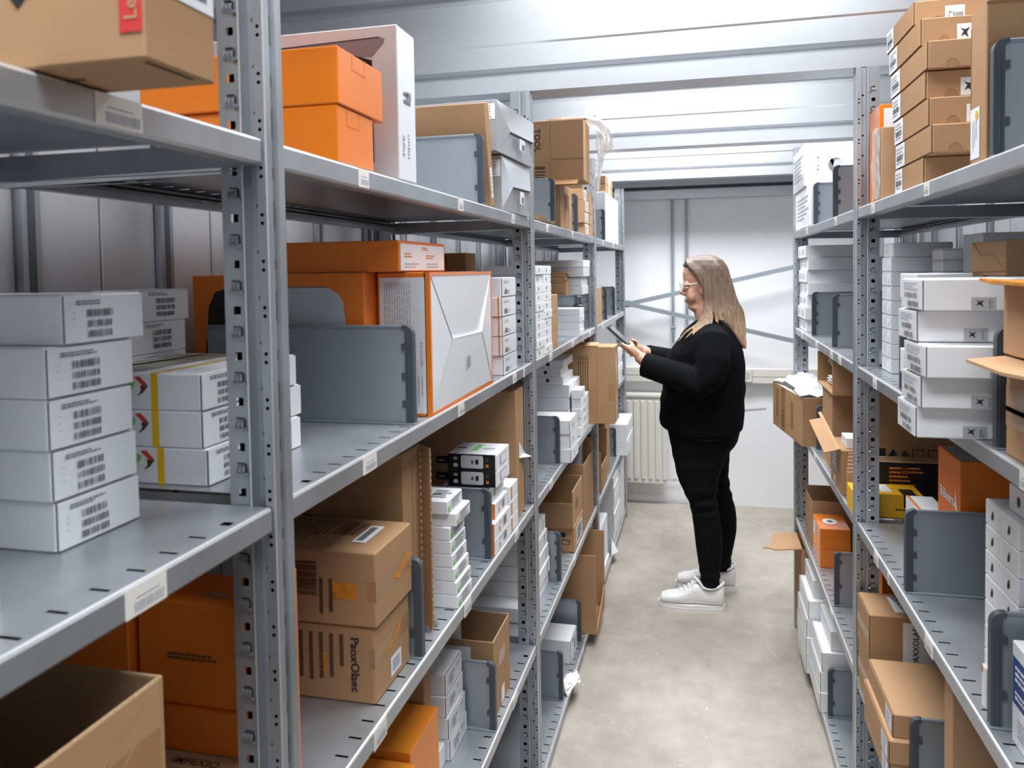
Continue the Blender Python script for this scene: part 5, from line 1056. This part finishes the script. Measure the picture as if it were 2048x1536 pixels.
# jacket
b = MB()
rows(b, [(1.300, -.005, .095, .066), (1.285, -.030, .118, .105), (1.262, -.058, .140, .158), (1.235, -.080, .155, .190), (1.20, -.104, .170, .203), (1.15, -.140, .187, .208), (1.10, -.158, .195, .204), (1.02, -.172, .196, .200), (.93, -.181, .193, .204), (.87, -.188, .190, .210), (.835, -.189, .188, .211), (.815, -.184, .184, .208)], KNIT, p=2.25)
limb(b, [(.048, 3.50, 1.235), (.052, 3.452, 1.215), (.050, 3.414, 1.13), (.033, 3.400, 1.058), (.000, 3.400, 1.030), (-.08, 3.414, 1.058), (-.16, 3.432, 1.084), (-.245, 3.455, 1.108)], [.06, .073, .074, .069, .066, .061, .057, .055], KNIT, 18)
limb(b, [(.048, 3.77, 1.235), (.05, 3.815, 1.215), (.02, 3.855, 1.13), (-.02, 3.852, 1.07), (-.13, 3.79, 1.085), (-.250, 3.702, 1.122)], [.06, .075, .076, .07, .058, .050], KNIT, 18)
jk = fuse(b, 'jacket', KNIT, .0065, woman, 5, .5)
rnd = random.Random(3)
for v in jk.data.vertices:                   # hem that dips at the side, soft creases at elbow and waist
    x, y, z = v.co
    if z < .90: v.co.z -= .030 * (.90 - z) / .09 * max(0, math.cos((x - .03) * 7))
    w = math.exp(-((x - .0) / .10) ** 2 - ((z - 1.03) / .07) ** 2); v.co.y -= .004 * w * math.sin(70 * (x + .6 * z))
    w = math.exp(-((z - .96) / .10) ** 2); v.co.y -= .0035 * w * math.sin(46 * z + 16 * x); v.co.x += .003 * w * math.sin(60 * z + 5 * y)
mb = MB()
mb.tube([(-.178, PY, .822), (-.13, PY - .158, .806), (-.03, PY - .207, .784), (.06, PY - .205, .784), (.14, PY - .150, .800), (.178, PY, .812)], .0035, KNIT, 6); mb.build('hem', woman)
# trousers
b = MB()
rows(b, [(.885, -.155, .165, .175), (.84, -.162, .172, .187), (.80, -.156, .174, .192), (.75, -.142, .162, .190), (.715, -.134, .14, .184)], DENIM, p=2.3)
rows(b, [(.80, -.148, .150, .100, 3.555), (.745, -.138, .142, .098, 3.550), (.70, -.128, .116, .094, 3.547), (.655, -.120, .094, .088, 3.543), (.605, -.110, .078, .082, 3.540), (.55, -.090, .068, .074, 3.537), (.50, -.064, .066, .066, 3.535), (.455, -.049, .072, .062, 3.534), (.40, -.040, .082, .061, 3.533), (.35, -.034, .088, .060, 3.532), (.30, -.029, .090, .057, 3.531), (.245, -.022, .087, .053, 3.530), (.19, -.014, .080, .048, 3.530), (.14, -.008, .076, .045, 3.530), (.108, -.006, .078, .046, 3.530)], DENIM, p=2.15)
rows(b, [(.80, -.12, .168, .100, 3.722), (.745, -.11, .156, .098, 3.725), (.70, -.10, .140, .094, 3.730), (.655, -.09, .130, .088, 3.735), (.605, -.078, .126, .082, 3.740), (.55, -.052, .124, .074, 3.745), (.50, -.02, .130, .066, 3.749), (.445, .002, .142, .062, 3.752), (.395, .012, .155, .061, 3.755), (.345, .022, .160, .060, 3.757), (.29, .030, .159, .057, 3.758), (.235, .038, .150, .053, 3.760), (.18, .044, .138, .048, 3.760), (.125, .048, .132, .046, 3.760), (.10, .046, .136, .048, 3.760)], DENIM, p=2.15)
tr_ = fuse(b, 'trousers', DENIM, .0065, woman, 4, .5)
for v in tr_.data.vertices:                  # creases behind and over the knees, under the seat and at the ankles
    x, y, z = v.co
    for zc, sp, am, fr in ((.52, .05, .0045, 95), (.46, .035, .003, 120), (.68, .05, .004, 70), (.15, .03, .0045, 130)):
        w = math.exp(-((z - zc) / sp) ** 2); v.co.y -= am * w * math.sin(fr * z - 14 * x); v.co.x += am * .6 * w * math.sin(fr * z + 9 * y)
# shoes
def shoe(x0, y, L, nm):
    b = MB()
    def sec(f, hw, zt, zb=.026): return ring((x0 + f * L, y, (zt + zb) / 2), (0, hw, 0), (0, 0, (zt - zb) / 2), 18, 2.6)
    loft(b, [sec(.015, .020, .045), sec(.05, .034, .060), (sec(.14, .043, .068)), sec(.26, .047, .074), sec(.36, .046, .084), sec(.46, .043, .104), sec(.55, .041, .124), sec(.62, .040, .126), sec(.72, .039, .104), sec(.82, .038, .108), sec(.92, .036, .122), sec(.975, .028, .120), sec(.99, .016, .10)], SHOE)
    o = fuse(b, 'shoe', SHOE, .004, woman, 4, .5)
    s = MB(); out = []
    for k in range(28):
        a = 2 * math.pi * k / 28; f = .5 + .506 * math.cos(a); w = .0485 if f < .5 else .041
        out.append((x0 + f * L, y + w * math.copysign(abs(math.sin(a)) ** .72, math.sin(a))))
    s.prism(out, 2, .0, .029, SOLE); s.prism([(p[0] * 1.0, p[1]) for p in [((q[0] - x0 - L / 2) * 1.006 + x0 + L / 2, (q[1] - y) * 1.02 + y) for q in out]], 2, .010, .015, SOLE); s.build('sole', o)
    t = MB()
    for f, z in ((.34, .082), (.40, .092), (.46, .104), (.51, .114)):
        t.tube([(x0 + f * L + .012, y - .040, z - .022), (x0 + f * L, y - .020, z + .002), (x0 + f * L - .004, y + .01, z + .004), (x0 + f * L + .01, y + .036, z - .016)], .0034, SHOE, 6)
    t.build('lace', o)
    c = MB(); n = 22; pts = []
    for k in range(n + 1):
        a = 2 * math.pi * k / n; f = .765 + .215 * math.cos(a); z = .108 + .020 * abs(math.cos(a)) ** 2 + (.016 if math.cos(a) < -.5 else 0); pts.append((x0 + f * L, y + .041 * math.sin(a), z))
    c.tube(pts, .0055, SHOE, 6, False); c.build('collar', o)
    g = MB(); g.M = Matrix.Translation((x0 + .525 * L, y, .118)) @ Matrix.Rotation(math.radians(-38), 4, 'Y'); g.bbox(-.012, .028, -.022, .022, -.003, .005, SHOE, .003); g.build('tongue', o)
    return o
shoe(-.192, 3.53, .290, 'near'); shoe(-.125, 3.762, .282, 'far')
# hair: a mass over the skull and back, with separate locks laid on it
b = MB()
rows(b, [(1.588, -.015, .045, .022), (1.580, -.040, .072, .044), (1.562, -.066, .100, .066), (1.542, -.078, .115, .077), (1.524, -.064, .124, .082), (1.50, -.024, .130, .085), (1.475, .006, .138, .087), (1.44, .018, .148, .088), (1.40, .022, .158, .090), (1.36, .024, .168, .094), (1.325, .030, .178, .100), (1.295, .042, .185, .098), (1.262, .085, .190, .090), (1.225, .125, .194, .082), (1.19, .160, .197, .070), (1.165, .182, .198, .05)], HAIR, n=28)
rndh = random.Random(11)
def lock(pts, r0, r1, fl=.45):
    P = [Vector(p) for p in pts]; out = []
    for i in range(len(P) - 1):
        for k in range(4):
            t = k / 4; p0, p1, p2, p3 = P[max(i - 1, 0)], P[i], P[i + 1], P[min(i + 2, len(P) - 1)]
            out.append(.5 * ((2 * p1) + (p2 - p0) * t + (2 * p0 - 5 * p1 + 4 * p2 - p3) * t * t + (3 * p1 - p0 - 3 * p2 + p3) * t * t * t))
    out.append(P[-1]); n = len(out); rad = [r0 * (1 - (i / (n - 1)) ** 3) + r1 * (i / (n - 1)) ** 3 for i in range(n)]
    limb(b, out, rad, HAIR, 8, 1.0)
for s in (-1, 1):
    for k in range(13):
        u = k / 12; j = lambda a: rndh.uniform(-a, a)
        endz = 1.285 if u < .55 else 1.285 - (u - .55) / .45 * .11
        lock([(-.058 + .098 * u, PY + s * .014, 1.566 + .012 * min(1, u * 3)), (-.046 + .126 * u + j(.003), PY + s * .066, 1.535), (.012 + .112 * u, PY + s * (.088 - .02 * u), 1.46), (.026 + .130 * u + j(.004), PY + s * (.094 - .028 * u), 1.38), (.020 + .160 * u + j(.005), PY + s * (.112 - .05 * u), 1.315), (.022 + .170 * u + j(.006), PY + s * (.135 - .075 * u), endz + j(.012))], .0105, .003)
    # front lock falling over the chest
    for k in range(5):
        j = lambda a: rndh.uniform(-a, a)
        lock([(-.060 + .008 * k, PY + s * .02, 1.562 + .003 * k), (-.030 + .006 * k, PY + s * .078, 1.52), (.016 + .005 * k, PY + s * .090, 1.44), (.020 + .006 * k, PY + s * .096, 1.36), (-.004 + .012 * k + j(.004), PY + s * (.112 + .006 * k), 1.290), (-.060 + .018 * k + j(.005), PY + s * (.128 + .010 * k), 1.245), (-.098 + .030 * k, PY + s * (.140 + .008 * k), 1.205 + .012 * k)], .0095, .0025)
hr = fuse(b, 'hair', HAIR, .0042, woman, 2, .4)
# glasses
g = MB()
for s in (-1, 1):
    c = Vector((-.088, PY + s * .032, 1.441)); pts = []
    for k in range(17):
        a = 2 * math.pi * k / 16; pts.append(c + Vector((.010 * abs(math.cos(a)) * (1 if s * math.cos(a) > 0 else 0) + .006 * math.sin(a) * -1 * .5, .0255 * math.copysign(abs(math.cos(a)) ** .8, math.cos(a)), .0195 * math.copysign(abs(math.sin(a)) ** .8, math.sin(a)))))
    g.tube(pts, .0019, FRAME, 6, False)
    g.tube([(-.079, PY + s * .058, 1.449), (-.055, PY + s * .073, 1.455), (.004, PY + s * .082, 1.464)], .0022, FRAME, 6)
g.tube([(-.088, PY - .008, 1.444), (-.091, PY, 1.447), (-.088, PY + .008, 1.444)], .0018, FRAME, 6)
gl_ = g.build('glasses', woman, smooth=True)
for s in (-1, 1):
    l = MB(); c = Vector((-.0872, PY + s * .032, 1.441)); l.poly([c + Vector((0, .024 * math.cos(2 * math.pi * k / 14), .018 * math.sin(2 * math.pi * k / 14))) for k in range(14)], LENS); l.build('lens', gl_)
# tablet
t = thing('tablet', 'dark tablet in a grey cover held in both hands by the woman', 'tablet', TC)
q = Matrix((TD, TYV, TN)).transposed().to_4x4()
mb = MB(); mb.M = q; mb.bbox(-.098, .098, -.064, .064, -.0035, .0035, BLACKB, .002); mb.build('body', t)
mb = MB(); mb.M = q; mb.bbox(-.100, .102, -.066, .066, -.0075, -.0038, mat('tablet_cover', (.10, .105, .11), .5), .0015); mb.build('cover', t)
mb = MB(); mb.M = q; mb.box(-.088, .088, -.057, .057, .0036, .0040, mat('tablet_screen', (.02, .022, .028), .12)); mb.build('screen', t)
